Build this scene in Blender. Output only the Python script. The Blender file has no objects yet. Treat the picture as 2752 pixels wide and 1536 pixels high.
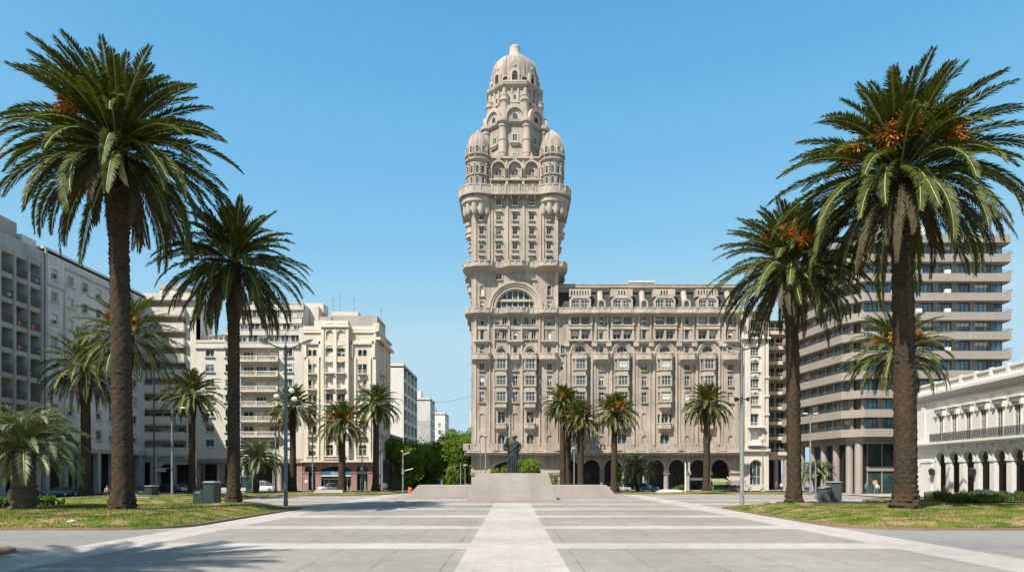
import bpy, bmesh, math, random
import numpy as np
from mathutils import Matrix, Vector, noise as mnoise
R = math.radians
PI = math.pi
FS, CX, HY, H = 2752 * 24 / 36, 1376.0, 1271.0, 2.6   # focal length in photo pixels, axis, horizon, eye height
def PX(x, D): return (x - CX) * D / FS
def PZ(y, D): return H - (y - HY) * D / FS
def W(x, D): return x * D / FS
scene = bpy.context.scene
COL = scene.collection
rnd = random.Random(7)

# ---------------------------------------------------------------- materials
MATS = {}
def _nt(name):
    m = bpy.data.materials.new(name); m.use_nodes = True
    nt = m.node_tree; b = nt.nodes['Principled BSDF']
    return m, nt, b
def N(nt, t, **kw):
    n = nt.nodes.new(t)
    for k, v in kw.items(): setattr(n, k, v)
    return n
def mixc(nt, fac, a, b, mode='MIX'):
    n = N(nt, 'ShaderNodeMix', data_type='RGBA', blend_type=mode)
    for s, v in ((n.inputs[0], fac), (n.inputs[6], a), (n.inputs[7], b)):
        if hasattr(v, 'links') or hasattr(v, 'is_linked'): nt.links.new(v, s)
        elif isinstance(v, (tuple, list)): s.default_value = (*v[:3], 1)
        else: s.default_value = v
    return n.outputs[2]
def ramp(nt, src, stops):
    r = N(nt, 'ShaderNodeValToRGB'); e = r.color_ramp.elements
    while len(e) < len(stops): e.new(0.5)
    for i, (p, c) in enumerate(stops):
        e[i].position = p; e[i].color = (c, c, c, 1) if not isinstance(c, (tuple, list)) else (*c, 1)
    nt.links.new(src, r.inputs[0]); return r.outputs[0]
def wpos(nt, scale=(1, 1, 1)):
    g = N(nt, 'ShaderNodeNewGeometry'); mp = N(nt, 'ShaderNodeMapping')
    mp.inputs['Scale'].default_value = scale
    nt.links.new(g.outputs['Position'], mp.inputs[0]); return mp.outputs[0]
def noise(nt, vec, scale, detail=4, rough=.55):
    n = N(nt, 'ShaderNodeTexNoise'); n.inputs['Scale'].default_value = scale
    n.inputs['Detail'].default_value = detail; n.inputs['Roughness'].default_value = rough
    nt.links.new(vec, n.inputs['Vector']); return n.outputs['Fac']
def bump(nt, b, h, strength=.3, dist=.05):
    n = N(nt, 'ShaderNodeBump'); n.inputs['Strength'].default_value = strength
    n.inputs['Distance'].default_value = dist
    nt.links.new(h, n.inputs['Height']); nt.links.new(n.outputs[0], b.inputs['Normal'])
def plain(name, c, rough=.6, metal=0, spec=.5):
    if name in MATS: return MATS[name]
    m, nt, b = _nt(name)
    b.inputs['Base Color'].default_value = (*c, 1); b.inputs['Roughness'].default_value = rough
    b.inputs['Metallic'].default_value = metal; b.inputs['Specular IOR Level'].default_value = spec
    MATS[name] = m; return m
def stone(name, c, stain=.35, rough=.85, fine=6.0, streak=.35, bmp=.15, dirt=(.45, .42, .4), block=None):
    """masonry / render: broad tone patches, rain streaks, fine grain, a little bump"""
    if name in MATS: return MATS[name]
    m, nt, b = _nt(name)
    p = wpos(nt); ps = wpos(nt, (1, 1, .09))
    big = ramp(nt, noise(nt, p, .35, 5), [(.35, 0.0), (.7, 1.0)])
    stk = ramp(nt, noise(nt, ps, 1.6, 5, .7), [(.46, 0.0), (.72, 1.0)])
    fin = noise(nt, p, fine, 3)
    dk = tuple(c[i] * dirt[i] for i in range(3))
    sh = tuple(c[i] * (1 - stain * .5) for i in range(3))
    col = mixc(nt, big, c, sh)
    mu = N(nt, 'ShaderNodeMath', operation='MULTIPLY'); mu.inputs[1].default_value = streak
    nt.links.new(stk, mu.inputs[0]); col = mixc(nt, mu.outputs[0], col, dk)
    g = ramp(nt, fin, [(.3, .92), (.7, 1.05)]); col = mixc(nt, 1.0, col, g, 'MULTIPLY')
    if block:
        br = N(nt, 'ShaderNodeTexBrick'); br.inputs['Scale'].default_value = 1
        br.inputs['Brick Width'].default_value = block[0]; br.inputs['Row Height'].default_value = block[1]
        br.inputs['Mortar Size'].default_value = .012; br.inputs['Color1'].default_value = (1, 1, 1, 1)
        br.inputs['Color2'].default_value = (.93, .93, .93, 1); br.inputs['Mortar'].default_value = (.72, .7, .68, 1)
        g2 = N(nt, 'ShaderNodeNewGeometry'); sx = N(nt, 'ShaderNodeSeparateXYZ'); cb = N(nt, 'ShaderNodeCombineXYZ')
        ad = N(nt, 'ShaderNodeMath', operation='ADD')
        nt.links.new(g2.outputs['Position'], sx.inputs[0]); nt.links.new(sx.outputs[0], ad.inputs[0]); nt.links.new(sx.outputs[1], ad.inputs[1])
        nt.links.new(ad.outputs[0], cb.inputs[0]); nt.links.new(sx.outputs[2], cb.inputs[1])
        nt.links.new(cb.outputs[0], br.inputs['Vector']); col = mixc(nt, 1.0, col, br.outputs['Color'], 'MULTIPLY')
    nt.links.new(col, b.inputs['Base Color']); b.inputs['Roughness'].default_value = rough
    b.inputs['Specular IOR Level'].default_value = .25
    bump(nt, b, fin, bmp, .03)
    MATS[name] = m; return m
def glass(name, c=(.03, .04, .045), rough=.07):
    if name in MATS: return MATS[name]
    m, nt, b = _nt(name)
    p = wpos(nt); col = mixc(nt, ramp(nt, noise(nt, p, .55, 2), [(.35, 0), (.65, 1)]), c, tuple(x * 2.6 + .01 for x in c))
    nt.links.new(col, b.inputs['Base Color']); b.inputs['Roughness'].default_value = rough
    b.inputs['Specular IOR Level'].default_value = .25
    bump(nt, b, noise(nt, p, .8, 2), .06, .05)
    MATS[name] = m; return m
def leafmat(name, c1, c2, rough=.45, trans=.25, spec=.4, sc=2.5):
    if name in MATS: return MATS[name]
    m, nt, b = _nt(name)
    p = wpos(nt); f = ramp(nt, noise(nt, p, sc, 3), [(.3, 0), (.7, 1)])
    oi = N(nt, 'ShaderNodeObjectInfo')
    col = mixc(nt, f, c1, c2)
    nt.links.new(col, b.inputs['Base Color']); b.inputs['Roughness'].default_value = rough
    b.inputs['Specular IOR Level'].default_value = spec
    if trans:
        tr = N(nt, 'ShaderNodeBsdfTranslucent'); tc = mixc(nt, 1.0, col, (1.6, 1.7, .6), 'MULTIPLY')
        nt.links.new(tc, tr.inputs[0]); mx = N(nt, 'ShaderNodeMixShader'); mx.inputs[0].default_value = trans
        nt.links.new(b.outputs[0], mx.inputs[1]); nt.links.new(tr.outputs[0], mx.inputs[2])
        nt.links.new(mx.outputs[0], nt.nodes['Material Output'].inputs[0])
    MATS[name] = m; return m

# ---------------------------------------------------------------- mesh builder
class MB:
    def __init__(s): s.v = []; s.f = []; s.m = []; s.T = Matrix(); s.mi = 0
    def add(s, vs, fs):
        b = len(s.v); T = s.T
        s.v += [tuple(T @ Vector(p)) for p in vs]
        s.f += [tuple(b + i for i in f) for f in fs]; s.m += [s.mi] * len(fs)
    def box(s, x0, x1, y0, y1, z0, z1):
        s.add([(x0, y0, z0), (x1, y0, z0), (x1, y1, z0), (x0, y1, z0), (x0, y0, z1), (x1, y0, z1), (x1, y1, z1), (x0, y1, z1)],
              [(0, 3, 2, 1), (4, 5, 6, 7), (0, 1, 5, 4), (1, 2, 6, 5), (2, 3, 7, 6), (3, 0, 4, 7)])
    def quad(s, a, b, c, d): s.add([a, b, c, d], [(0, 1, 2, 3)])
    def prism(s, poly, y0, y1):          # outline in the facade plane (x,z), given depth
        n = len(poly); vs = [(x, y0, z) for x, z in poly] + [(x, y1, z) for x, z in poly]
        s.add(vs, [tuple(range(n)), tuple(range(2 * n - 1, n - 1, -1))] + [(i, n + i, n + (i + 1) % n, (i + 1) % n) for i in range(n)])
    def vprism(s, poly, z0, z1, poly1=None):   # outline in plan, given height
        n = len(poly); q = poly1 or poly
        vs = [(x, y, z0) for x, y in poly] + [(x, y, z1) for x, y in q]
        s.add(vs, [tuple(range(n - 1, -1, -1)), tuple(range(n, 2 * n))] + [(i, (i + 1) % n, n + (i + 1) % n, n + i) for i in range(n)])
    def lathe(s, cx, cy, prof, n=16, a0=0, a1=360, rot=0):
        full = abs(a1 - a0) >= 360; k = n if full else n + 1
        vs = []
        for r, z in prof:
            for i in range(k):
                a = R(a0 + (a1 - a0) * i / n + rot); vs.append((cx + r * math.cos(a), cy + r * math.sin(a), z))
        fs = []
        for j in range(len(prof) - 1):
            for i in range(n):
                a = j * k + i; b = j * k + (i + 1) % k; fs.append((a, b, b + k, a + k))
        if full: fs += [tuple(range(k - 1, -1, -1)), tuple(range((len(prof) - 1) * k, len(prof) * k))]
        s.add(vs, fs)
    def tube(s, pts, rs, n=6):
        if not isinstance(rs, (list, tuple)): rs = [rs] * len(pts)
        pts = [Vector(p) for p in pts]; vs = []
        for i, p in enumerate(pts):
            t = (pts[min(i + 1, len(pts) - 1)] - pts[max(i - 1, 0)]).normalized()
            a = t.cross(Vector((0, 0, 1)) if abs(t.z) < .9 else Vector((1, 0, 0))).normalized(); b = t.cross(a)
            for k in range(n):
                q = 2 * PI * k / n; vs.append(tuple(p + (a * math.cos(q) + b * math.sin(q)) * rs[i]))
        fs = [(j * n + k, j * n + (k + 1) % n, (j + 1) * n + (k + 1) % n, (j + 1) * n + k) for j in range(len(pts) - 1) for k in range(n)]
        fs += [tuple(range(n - 1, -1, -1)), tuple(range((len(pts) - 1) * n, len(pts) * n))]
        s.add(vs, fs)
    def ball(s, c, r, n=10, sz=1.0):
        s.lathe(c[0], c[1], [(max(r * math.sin(PI * i / 8), .001), c[2] - sz * r * math.cos(PI * i / 8)) for i in range(9)], n)
    def ribbon(s, path, z0, z1, t):      # upright band that follows a plan path, thickness t to the left of travel
        n = len(path); off = []
        for i in range(n):
            a = Vector(path[max(i - 1, 0)]); b = Vector(path[min(i + 1, n - 1)]); d = (b - a).normalized()
            off.append((path[i][0] - d.y * t, path[i][1] + d.x * t))
        vs = [(x, y, z0) for x, y in path] + [(x, y, z1) for x, y in path] + [(x, y, z0) for x, y in off] + [(x, y, z1) for x, y in off]
        fs = []
        for i in range(n - 1):
            fs += [(i, i + 1, n + i + 1, n + i), (2 * n + i, 3 * n + i, 3 * n + i + 1, 2 * n + i + 1), (n + i, n + i + 1, 3 * n + i + 1, 3 * n + i), (i, 2 * n + i, 2 * n + i + 1, i + 1)]
        fs += [(0, n, 3 * n, 2 * n), (n - 1, 3 * n - 1, 4 * n - 1, 2 * n - 1)]
        s.add(vs, fs)
    def loft(s, pa, za, pb, zb):
        n = len(pa)
        s.add([(x, y, za) for x, y in pa] + [(x, y, zb) for x, y in pb], [(i, i + 1, n + i + 1, n + i) for i in range(n - 1)])
    def arch_ring(s, u, z, r0, r1, v0, v1, n=14, ry=1.0, legs=0):
        po = [(u - r1, z - legs)] if legs else []
        po += [(u - r1 * math.cos(PI * i / n), z + ry * r1 * math.sin(PI * i / n)) for i in range(n + 1)]
        pi_ = [(u - r0, z - legs)] if legs else []
        pi_ += [(u - r0 * math.cos(PI * i / n), z + ry * r0 * math.sin(PI * i / n)) for i in range(n + 1)]
        if legs: po.append((u + r1, z - legs)); pi_.append((u + r0, z - legs))
        k = len(po)
        vs = [(x, v0, q) for x, q in po] + [(x, v0, q) for x, q in pi_] + [(x, v1, q) for x, q in po] + [(x, v1, q) for x, q in pi_]
        fs = []
        for i in range(k - 1):
            fs += [(i, k + i, k + i + 1, i + 1), (2 * k + i, 2 * k + i + 1, 3 * k + i + 1, 3 * k + i), (i, i + 1, 2 * k + i + 1, 2 * k + i), (k + i, 3 * k + i, 3 * k + i + 1, k + i + 1)]
        fs += [(0, 2 * k, 3 * k, k), (k - 1, 2 * k - 1, 4 * k - 1, 3 * k - 1)]
        s.add(vs, fs)
    def mesh(s, name, mats, smooth=None):
        me = bpy.data.meshes.new(name); me.from_pydata(s.v, [], s.f)
        for m in (mats if isinstance(mats, (list, tuple)) else [mats]): me.materials.append(m)
        if len(set(s.m)) > 1 or (s.m and s.m[0]): me.polygons.foreach_set('material_index', s.m)
        if smooth:
            bm = bmesh.new(); bm.from_mesh(me); bmesh.ops.remove_doubles(bm, verts=bm.verts, dist=.0005); bm.to_mesh(me); bm.free()
            me.shade_smooth(); me.set_sharp_from_angle(angle=R(smooth))
        me.update(); return me
    def build(s, name, mats, parent=None, smooth=None, loc=None):
        return link(name, s.mesh(name, mats, smooth), parent, loc)
def link(name, me, parent=None, loc=None):
    o = bpy.data.objects.new(name, me); COL.objects.link(o)
    if parent is not None: o.parent = parent
    if loc is not None: o.location = loc
    return o
def tag(o, label=None, cat=None, group=None, kind=None):
    for k, v in (('label', label), ('category', cat), ('group', group), ('kind', kind)):
        if v: o[k] = v
    return o
def thing(name, label, cat, loc=(0, 0, 0), rot=0, group=None, s=1):
    o = bpy.data.objects.new(name, None); COL.objects.link(o); o.empty_display_size = .2
    o.location = loc; o.rotation_euler = (0, 0, rot); o.scale = (s, s, s)
    return tag(o, label, cat, group)
def dup(o, loc=None, rot=None, s=None, label=None, parent=None, group=None):
    c = o.copy(); COL.objects.link(c)
    if parent is not None: c.parent = parent
    if loc is not None: c.location = loc
    if rot is not None: c.rotation_euler = (0, 0, rot)
    if s is not None: c.scale = s if isinstance(s, tuple) else (s, s, s)
    if label: c['label'] = label
    if group: c['group'] = group
    for k in list(o.children): dup(k, parent=c)
    return c
def structure(name, mb, m, smooth=None):
    return tag(mb.build(name, m, None, smooth), kind='structure')

# ---------------------------------------------------------------- walls with real openings, and windows
def facade(mb, u0, u1, z0, z1, ops, v=0.0):
    """flat wall in the plane y=v with holes; op = (u centre, z bottom, w, h, arch rise, reveal depth)"""
    q = lambda x: round(x, 4)
    hs = [(q(u - w / 2), q(u + w / 2), q(z), q(z + h)) for u, z, w, h, ry, d in ops]
    us = sorted({q(u0), q(u1), *[a for h_ in hs for a in h_[:2] if u0 < a < u1]})
    zs = sorted({q(z0), q(z1), *[a for h_ in hs for a in h_[2:] if z0 < a < z1]})
    for j in range(len(zs) - 1):
        zc = (zs[j] + zs[j + 1]) / 2; row = [h_ for h_ in hs if h_[2] < zc < h_[3]]; st = None
        for i in range(len(us) - 1):
            uc = (us[i] + us[i + 1]) / 2; hole = any(h_[0] < uc < h_[1] for h_ in row)
            if not hole and st is None: st = us[i]
            if st is not None and (hole or i == len(us) - 2):
                e = us[i] if hole else us[i + 1]
                mb.quad((st, v, zs[j]), (e, v, zs[j]), (e, v, zs[j + 1]), (st, v, zs[j + 1])); st = None
    for u, z, w, h, ry, d in ops:
        a, b, t = u - w / 2, u + w / 2, z + h; sp = t - ry
        mb.quad((a, v, z), (a, v + d, z), (a, v + d, sp), (a, v, sp)); mb.quad((b, v, z), (b, v, sp), (b, v + d, sp), (b, v + d, z))
        mb.quad((a, v, z), (b, v, z), (b, v + d, z), (a, v + d, z))
        if ry <= 0: mb.quad((a, v, t), (a, v + d, t), (b, v + d, t), (b, v, t))
        else:
            n = 10; pts = [(u - w / 2 * math.cos(PI * i / n), sp + ry * math.sin(PI * i / n)) for i in range(n + 1)]
            for i in range(n):
                p, r = pts[i], pts[i + 1]; c = a if i < n // 2 else b
                mb.quad((p[0], v, p[1]), (p[0], v + d, p[1]), (r[0], v + d, r[1]), (r[0], v, r[1]))
                mb.add([(c, v, t), (p[0], v, p[1]), (r[0], v, r[1])], [(0, 1, 2)])
WCACHE = {}; BLINDS = [plain('roller blind', (.62, .58, .52), .7), plain('grey shutter', (.33, .31, .28), .7), plain('bright curtain', (.74, .72, .67), .85), plain('brown shutter', (.30, .235, .18), .7)]
def window_geo(w, h, ry, d, style, blind, sur):
    """frame, pane, blind and stone surround of one window as four builders; origin at the middle of its sill line"""
    fr, pa, bl, su = MB(), MB(), MB(), MB(); t = min(.07, w * .09) if style != 'big' else .15; a = w / 2; sp = h - ry
    y0, y1 = d - .08, d - .02
    fr.box(-a, -a + t, y0, y1, 0, sp); fr.box(a - t, a, y0, y1, 0, sp); fr.box(-a + t, a - t, y0, y1, 0, t)
    if ry <= 0: fr.box(-a + t, a - t, y0, y1, h - t, h)
    else: fr.arch_ring(0, sp, a - t, a, y0, y1, 10, ry / a)
    nm, ntr = {'slit': (0, 0), 'two': (1, 0), 'cross': (1, 1), 'grid': (2, 2), 'wide': (2, 0), 'big': (6, 2), 'band': (3, 0), 'one': (0, 1)}[style]
    for i in range(nm):
        x = -a + w * (i + 1) / (nm + 1); top = sp + (ry * math.sqrt(max(0, 1 - (x / a) ** 2)) if ry > 0 else 0)
        fr.box(x - t * .5, x + t * .5, y0 + .01, y1 - .005, t, top - t * .5)
    for j in range(ntr):
        z = (h * .66 if ntr == 1 else sp * (j + 1) / (ntr + (0 if ry > 0 else 1)))
        fr.box(-a + t, a - t, y0 + .02, y1 - .01, z - t * .5, z + t * .5)
    if ry <= 0: pa.quad((-a, d - .015, 0), (a, d - .015, 0), (a, d - .015, h), (-a, d - .015, h))
    else:
        pts = [(-a, 0), (a, 0)] + [(a * math.cos(PI * i / 10), sp + ry * math.sin(PI * i / 10)) for i in range(11)]
        pa.add([(x, d - .015, z) for x, z in pts], [tuple(range(len(pts)))])
    if blind:
        top = sp if ry > 0 else h - t
        bl.box(-a + t, a - t, d - .06, d - .03, top - (top - t) * blind, top)
    if sur:
        if 's' in sur: su.box(-a - .14, a + .14, -.24, .02, -.13, 0)
        if 'h' in sur: su.box(-a - .2, a + .2, -.34, .02, h + .12, h + .26); su.box(-a - .12, a + .12, -.12, .02, h + .26, h + .4)
        if 'f' in sur:
            su.box(-a - .16, -a, -.07, .02, -.05, h); su.box(a, a + .16, -.07, .02, -.05, h); su.box(-a - .16, a + .16, -.07, .02, h, h + .16)
    return fr, pa, bl, su
class Building:
    def __init__(s, name, label, cat, loc, rot=0, mats=None, group=None):
        s.root = thing(name, label, cat, loc, rot, group); s.T = Matrix(); s.wins = []; s.mb = {}
        s.mats = dict(frame=plain('window frame paint', (.52, .49, .44), .5), pane=glass('window glass'),
                      blind=plain('roller blind', (.72, .68, .62), .7), trim=None, wall=None)
        s.mats.update(mats or {})
    def part(s, name):                    # a part that is one mesh, collected over several calls
        if name not in s.mb: s.mb[name] = MB()
        s.mb[name].T = s.T; return s.mb[name]
    def add(s, name, mb, mat, smooth=None, parent=None): return mb.build(name, mat, parent or s.root, smooth)
    def win(s, u, z, w, h, ry=0, d=.25, style='cross', blind=None, sur='s', v=0.0):
        if blind is None: blind = rnd.choice([0, 0, 0, .3, .55, .95])
        s.wins.append((s.T @ Matrix.Translation((u, v, z)), (round(w, 3), round(h, 3), round(ry, 3), d, style, blind, sur)))
        return (u, z, w, h, ry, d)
    def finish(s, mats, smooth=None, limit=98):
        for n, mb in s.mb.items():
            if mb.v: mb.build(n, mats.get(n, s.mats['wall']), s.root, smooth)
        s.wins.sort(key=lambda q: -q[1][0] * q[1][1])
        mt = (s.mats['frame'], s.mats['pane'], s.mats['blind'], s.mats['trim'] or s.mats['wall'])
        rest = MB()
        for i, (M, key) in enumerate(s.wins):
            if key[5] not in (0,): pass
            bq = BLINDS[(i * 7 + i // 5) % len(BLINDS)] if s.mats['blind'].name == 'roller blind' else s.mats['blind']; ck = key + (mt[0].name, mt[1].name, mt[3].name, bq.name if key[5] else '')
            if i < limit:
                if ck not in WCACHE:
                    g = window_geo(*key)
                    WCACHE[ck] = [b.mesh(nm, m) if b.v else None for b, nm, m in zip(g, ('window', 'pane', 'blind', 'surround'), (mt[0], mt[1], bq, mt[3]))]
                ms = WCACHE[ck]; o = link('window', ms[0], s.root); o.matrix_local = M
                for nm, me in zip(('pane', 'blind', 'surround'), ms[1:]):
                    if me: link(nm, me, o)
            else:
                for k, b in enumerate(window_geo(*key)):
                    if b.v: rest.T = M; rest.mi = k; rest.add(b.v, b.f)
        if rest.v: tag(rest.build('window', list(mt), s.root), kind='stuff')
        return s.root
def side(u, a):      # frame of a side wall: standing at plan (u, v0), turned by a
    return Matrix.Translation(u) @ Matrix.Rotation(a, 4, 'Z')
def balusters(mb, path, z0, z1, step=.28, t=.1):
    """stone balustrade on a plan path: base rail, coping, small posts between"""
    mb.ribbon(path, z0, z0 + .12, .22); mb.ribbon(path, z1 - .14, z1, .26)
    acc = 0
    for i in range(len(path) - 1):
        a, b = Vector(path[i]), Vector(path[i + 1]); L = (b - a).length; d = (b - a) / max(L, 1e-6); q = (step - acc) % step
        while q < L:
            p = a + d * q + Vector((-d.y, d.x)) * .11
            mb.box(p.x - t / 2, p.x + t / 2, p.y - t / 2, p.y + t / 2, z0 + .12, z1 - .14); q += step
        acc = (acc + L) % step
# ================================================================ the tall landmark building
TAN = (.475, .40, .33)
M_tan = stone('weathered tan render', TAN, .7, .9, 5, .85, .2, (.38, .35, .33))
M_tan2 = stone('tan cast stone trim', (.505, .428, .355), .5, .9, 4, .5, .2, (.42, .40, .38))
M_slate = stone('dark slate mansard', (.06, .058, .055), .4, .7, 8, .3, .2, (.6, .6, .6), block=(.4, .3))
M_granite = stone('pink grey granite', (.36, .305, .27), .3, .6, 22, .15, .05, (.6, .6, .6))
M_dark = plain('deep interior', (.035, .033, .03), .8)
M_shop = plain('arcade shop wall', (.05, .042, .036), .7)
S0 = 18.076
def U(x): return (x - 1384) / S0
def Zy(y): return (1318 - y) / S0
def zd(y, D): return H - (y - HY) * D / FS
SB = Building('landmark_tower_building', 'tall tan landmark building with domed tower and long mansard wing behind the statue', 'building',
              (PX(1384, 101.5), 101.5, 0), 0, dict(trim=M_tan2, wall=M_tan))
wall, trim = SB.part('wall'), SB.part('trim')
ops = []
def sw(x, yt, yb, wpx, ry=0, d=.28, st='cross', bl=None, sur='s'):
    a = SB.win(U(x), Zy(yb), wpx / S0, (yb - yt) / S0, ry, d, st, bl, sur); ops.append(a)
def blank(x, yt, yb, wpx, ry):            # shallow blind arch
    ops.append((U(x), Zy(yb), wpx / S0, (yb - yt) / S0, ry, .14))
    wall.quad(*[(U(x) + a * wpx / S0 / 2, .14, z) for a, z in ((-1, Zy(yb)), (1, Zy(yb)), (1, Zy(yt)), (-1, Zy(yt)))])
# --- tower front
for x in (1340, 1384, 1429): sw(x, 533, 552, 13, .36, st='two')
for x in (1294, 1475): sw(x, 539, 552, 10)
for yt, yb in ((572, 592), (611, 631), (651, 671), (690, 706)):
    for x in (1294, 1340, 1384, 1429, 1475): sw(x, yt, yb, 13 if 1300 < x < 1470 else 11.5, sur='sh')
for x in (1340, 1431): sw(x, 735, 751, 18, sur='sf')
for x in (1294.6, 1476): sw(x, 767, 795, 11, st='one', sur='sf'); sw(x, 808, 827, 10, st='one', sur='')
ops.append((U(1385), Zy(829), 106 / S0, 53 / S0, 53 / S0, .55)); SB.wins.append((Matrix.Translation((U(1385), 0, Zy(829))), (5.864, 2.932, 2.932, .55, 'big', 0, '')))
for x in (1336.5, 1356, 1415, 1434.5): sw(x, 853, 873, 12, .22, st='two'); sw(x, 885, 911, 12, st='cross')
for x in (1295.6, 1384.7, 1476): sw(x, 853, 872, 9.5, .2, st='one', sur=''); sw(x, 886, 912, 9.5, st='one'); sw(x, 930, 949, 11, .27, st='one', sur='')
for x in (1347.5, 1425): sw(x, 929, 950, 22, .6, .4, 'grid', 0, '')
for x in (1295, 1385, 1477):
    for yt, yb in ((967, 995), (1009, 1037), (1052, 1080)): sw(x, yt, yb, 13)
    blank(x, 1110, 1157, 13, .33); blank(x, 1169, 1192.5, 13, .33)
for x in (1347.5, 1425): sw(x, 1102, 1136, 20, .5, .35, 'cross', None, 'sf'); sw(x, 1165, 1192.5, 19, .5, .35, 'two', 0, '')
facade(wall, -6.5, 6.5, 5.92, Zy(522), ops)
# --- wing front
tops, ops = ops, []
BAYC, SGL = (1559.5, 1672, 1786.6, 1901.7), (1616.4, 1731.5, 1846.7, 1963)
for x in BAYC:
    for dx in (-13.5, 13.5): sw(x + dx, 849, 873, 20, .25 if x != 1901.7 else 0, .4, 'grid'); sw(x + dx, 889, 911, 20, 0, .35, 'cross')
    sw(x, 930, 950, 28, .75, .45, 'grid', 0, ''); sw(x, 1110, 1136, 18, .3, .35, 'cross', None, 'sf')
    for dx in (-16, 16): sw(x + dx, 1112, 1136, 6, 0, .3, 'slit', 0, 's')
    sw(x, 1163, 1193, 24, .66, .4, 'two', 0, '')
for x in SGL:
    sw(x, 852, 872, 11, .3, st='one'); sw(x, 885, 911, 11.5, st='one'); sw(x, 930, 949, 12, .33, st='one', sur='')
    for yt, yb in ((972, 995), (1010, 1037), (1053, 1081)): sw(x, yt, yb, 13.5)
    blank(x, 1109, 1157, 13, .36); blank(x, 1170, 1192.5, 13, .36)
sw(1513, 927, 950, 12, st='two'); sw(1511, 972, 993, 8, st='one', sur='')
facade(wall, 6.5, 33.45, 5.92, Zy(829), ops)
# other faces of tower and wing, roofs
for u, z1, y1 in ((-6.5, Zy(522), 13), (6.5, Zy(522), 13), (33.45, Zy(829), 16)):
    SB.T = wall.T = side((u, y1 if u < 0 else 0, 0), R(-90) if u < 0 else R(90))
    o2 = []
    z = 7.5
    while z < z1 - 3:
        for t in ((2.4, 6.5, 10.6) if y1 < 14 else (3, 8, 13)):
            if u == 6.5 and z < Zy(757): continue
            o2.append(SB.win(t, z, .75, 1.3, 0, .25, 'cross', None, 's'))
        z += 2.36
    facade(wall, 0, y1, 5.92 if u != 6.5 else Zy(829), z1, o2); wall.T = SB.T = Matrix()
wall.quad((-6.5, 13, 0), (6.5, 13, 0), (6.5, 13, Zy(522)), (-6.5, 13, Zy(522)))
wall.quad((6.5, 16, 0), (33.45, 16, 0), (33.45, 16, Zy(760)), (6.5, 16, Zy(760)))
wall.quad((-6.5, 0, Zy(522)), (6.5, 0, Zy(522)), (6.5, 13, Zy(522)), (-6.5, 13, Zy(522)))
# pilaster strips and panels
for x, y0, y1, w_, p in ((1276, 524, 829, 9, .14), (1315, 524, 706, 4, .16), (1323, 524, 706, 4, .16), (1363, 524, 706, 6, .16), (1407, 524, 706, 6, .16), (1452, 524, 706, 4, .16), (1460, 524, 706, 4, .16), (1495, 524, 829, 9, .14),
                         (1276, 846, 1193, 8, .12), (1316, 846, 1193, 3.5, .16), (1327, 846, 1193, 5, .22), (1369, 915, 1193, 5, .2), (1402, 915, 1193, 5, .2), (1450, 846, 1193, 4, .2), (1497, 846, 1193, 5, .18)):
    trim.box(U(x) - w_ / S0 / 2, U(x) + w_ / S0 / 2, -p, .01, Zy(y1), Zy(y0))
for x in SGL + (1295.6, 1384.7, 1476):
    w_ = 17 if x < 1500 else 16
    for s_ in (-1, 1): trim.box(U(x + s_ * w_) - .12, U(x + s_ * w_) + .12, -.3, .01, Zy(917), Zy(846))
    trim.box(U(x - w_) + .12, U(x + w_) - .12, -.12, .01, Zy(885), Zy(876)); trim.box(U(x - w_ - 5), U(x + w_ + 5), -.5, .01, Zy(919), Zy(914.5))
    trim.box(U(x - w_ - 1), U(x + w_ + 1), -.34, .01, Zy(924), Zy(919))
for x in BAYC:
    trim.box(U(x - 31), U(x + 31), -.42, .01, Zy(885), Zy(873.5)); trim.box(U(x - 31), U(x + 31), -.52, .01, Zy(876), Zy(873)); trim.box(U(x - 33), U(x + 33), -.5, .01, Zy(917), Zy(912))
    for dx in (-29, 0, 29): trim.box(U(x + dx) - .17, U(x + dx) + .17, -.4, .01, Zy(873), Zy(847)); trim.box(U(x + dx) - .15, U(x + dx) + .15, -.3, .01, Zy(912), Zy(885))
    trim.box(U(x - 44), U(x - 30), -.42, .01, Zy(931), Zy(917)); trim.box(U(x + 30), U(x + 44), -.42, .01, Zy(931), Zy(917))
    trim.arch_ring(U(x), Zy(950), 25 / S0, 29 / S0, -.22, .01, 16, 1.12); trim.arch_ring(U(x), Zy(950), 20 / S0, 24 / S0, -.1, .01, 16, 1.12)
    for s_ in (-1, 1): trim.box(U(x + s_ * 30) - .16, U(x + s_ * 30) + .16, -.24, .01, Zy(1193), Zy(945)); trim.box(U(x + s_ * 40) - .08, U(x + s_ * 40) + .08, -.12, .01, Zy(1193), Zy(931))
for x in (1347.5, 1425):
    trim.arch_ring(U(x), Zy(950), 15 / S0, 19 / S0, -.2, .01, 14, 1.35); trim.arch_ring(U(x), Zy(950), 11.5 / S0, 14.5 / S0, -.08, .01, 14, 1.3)
    trim.box(U(x - 21), U(x + 21), -.3, .01, Zy(884), Zy(878))
for r0, r1, p in ((67, 74, .42), (61, 67, .26), (53, 61, .1)): trim.arch_ring(U(1385), Zy(829), r0 / S0, r1 / S0, -p, .02, 28)
trim.box(U(1385) - 2.95, U(1385) + 2.95, .2, .5, Zy(809), Zy(803))
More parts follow.
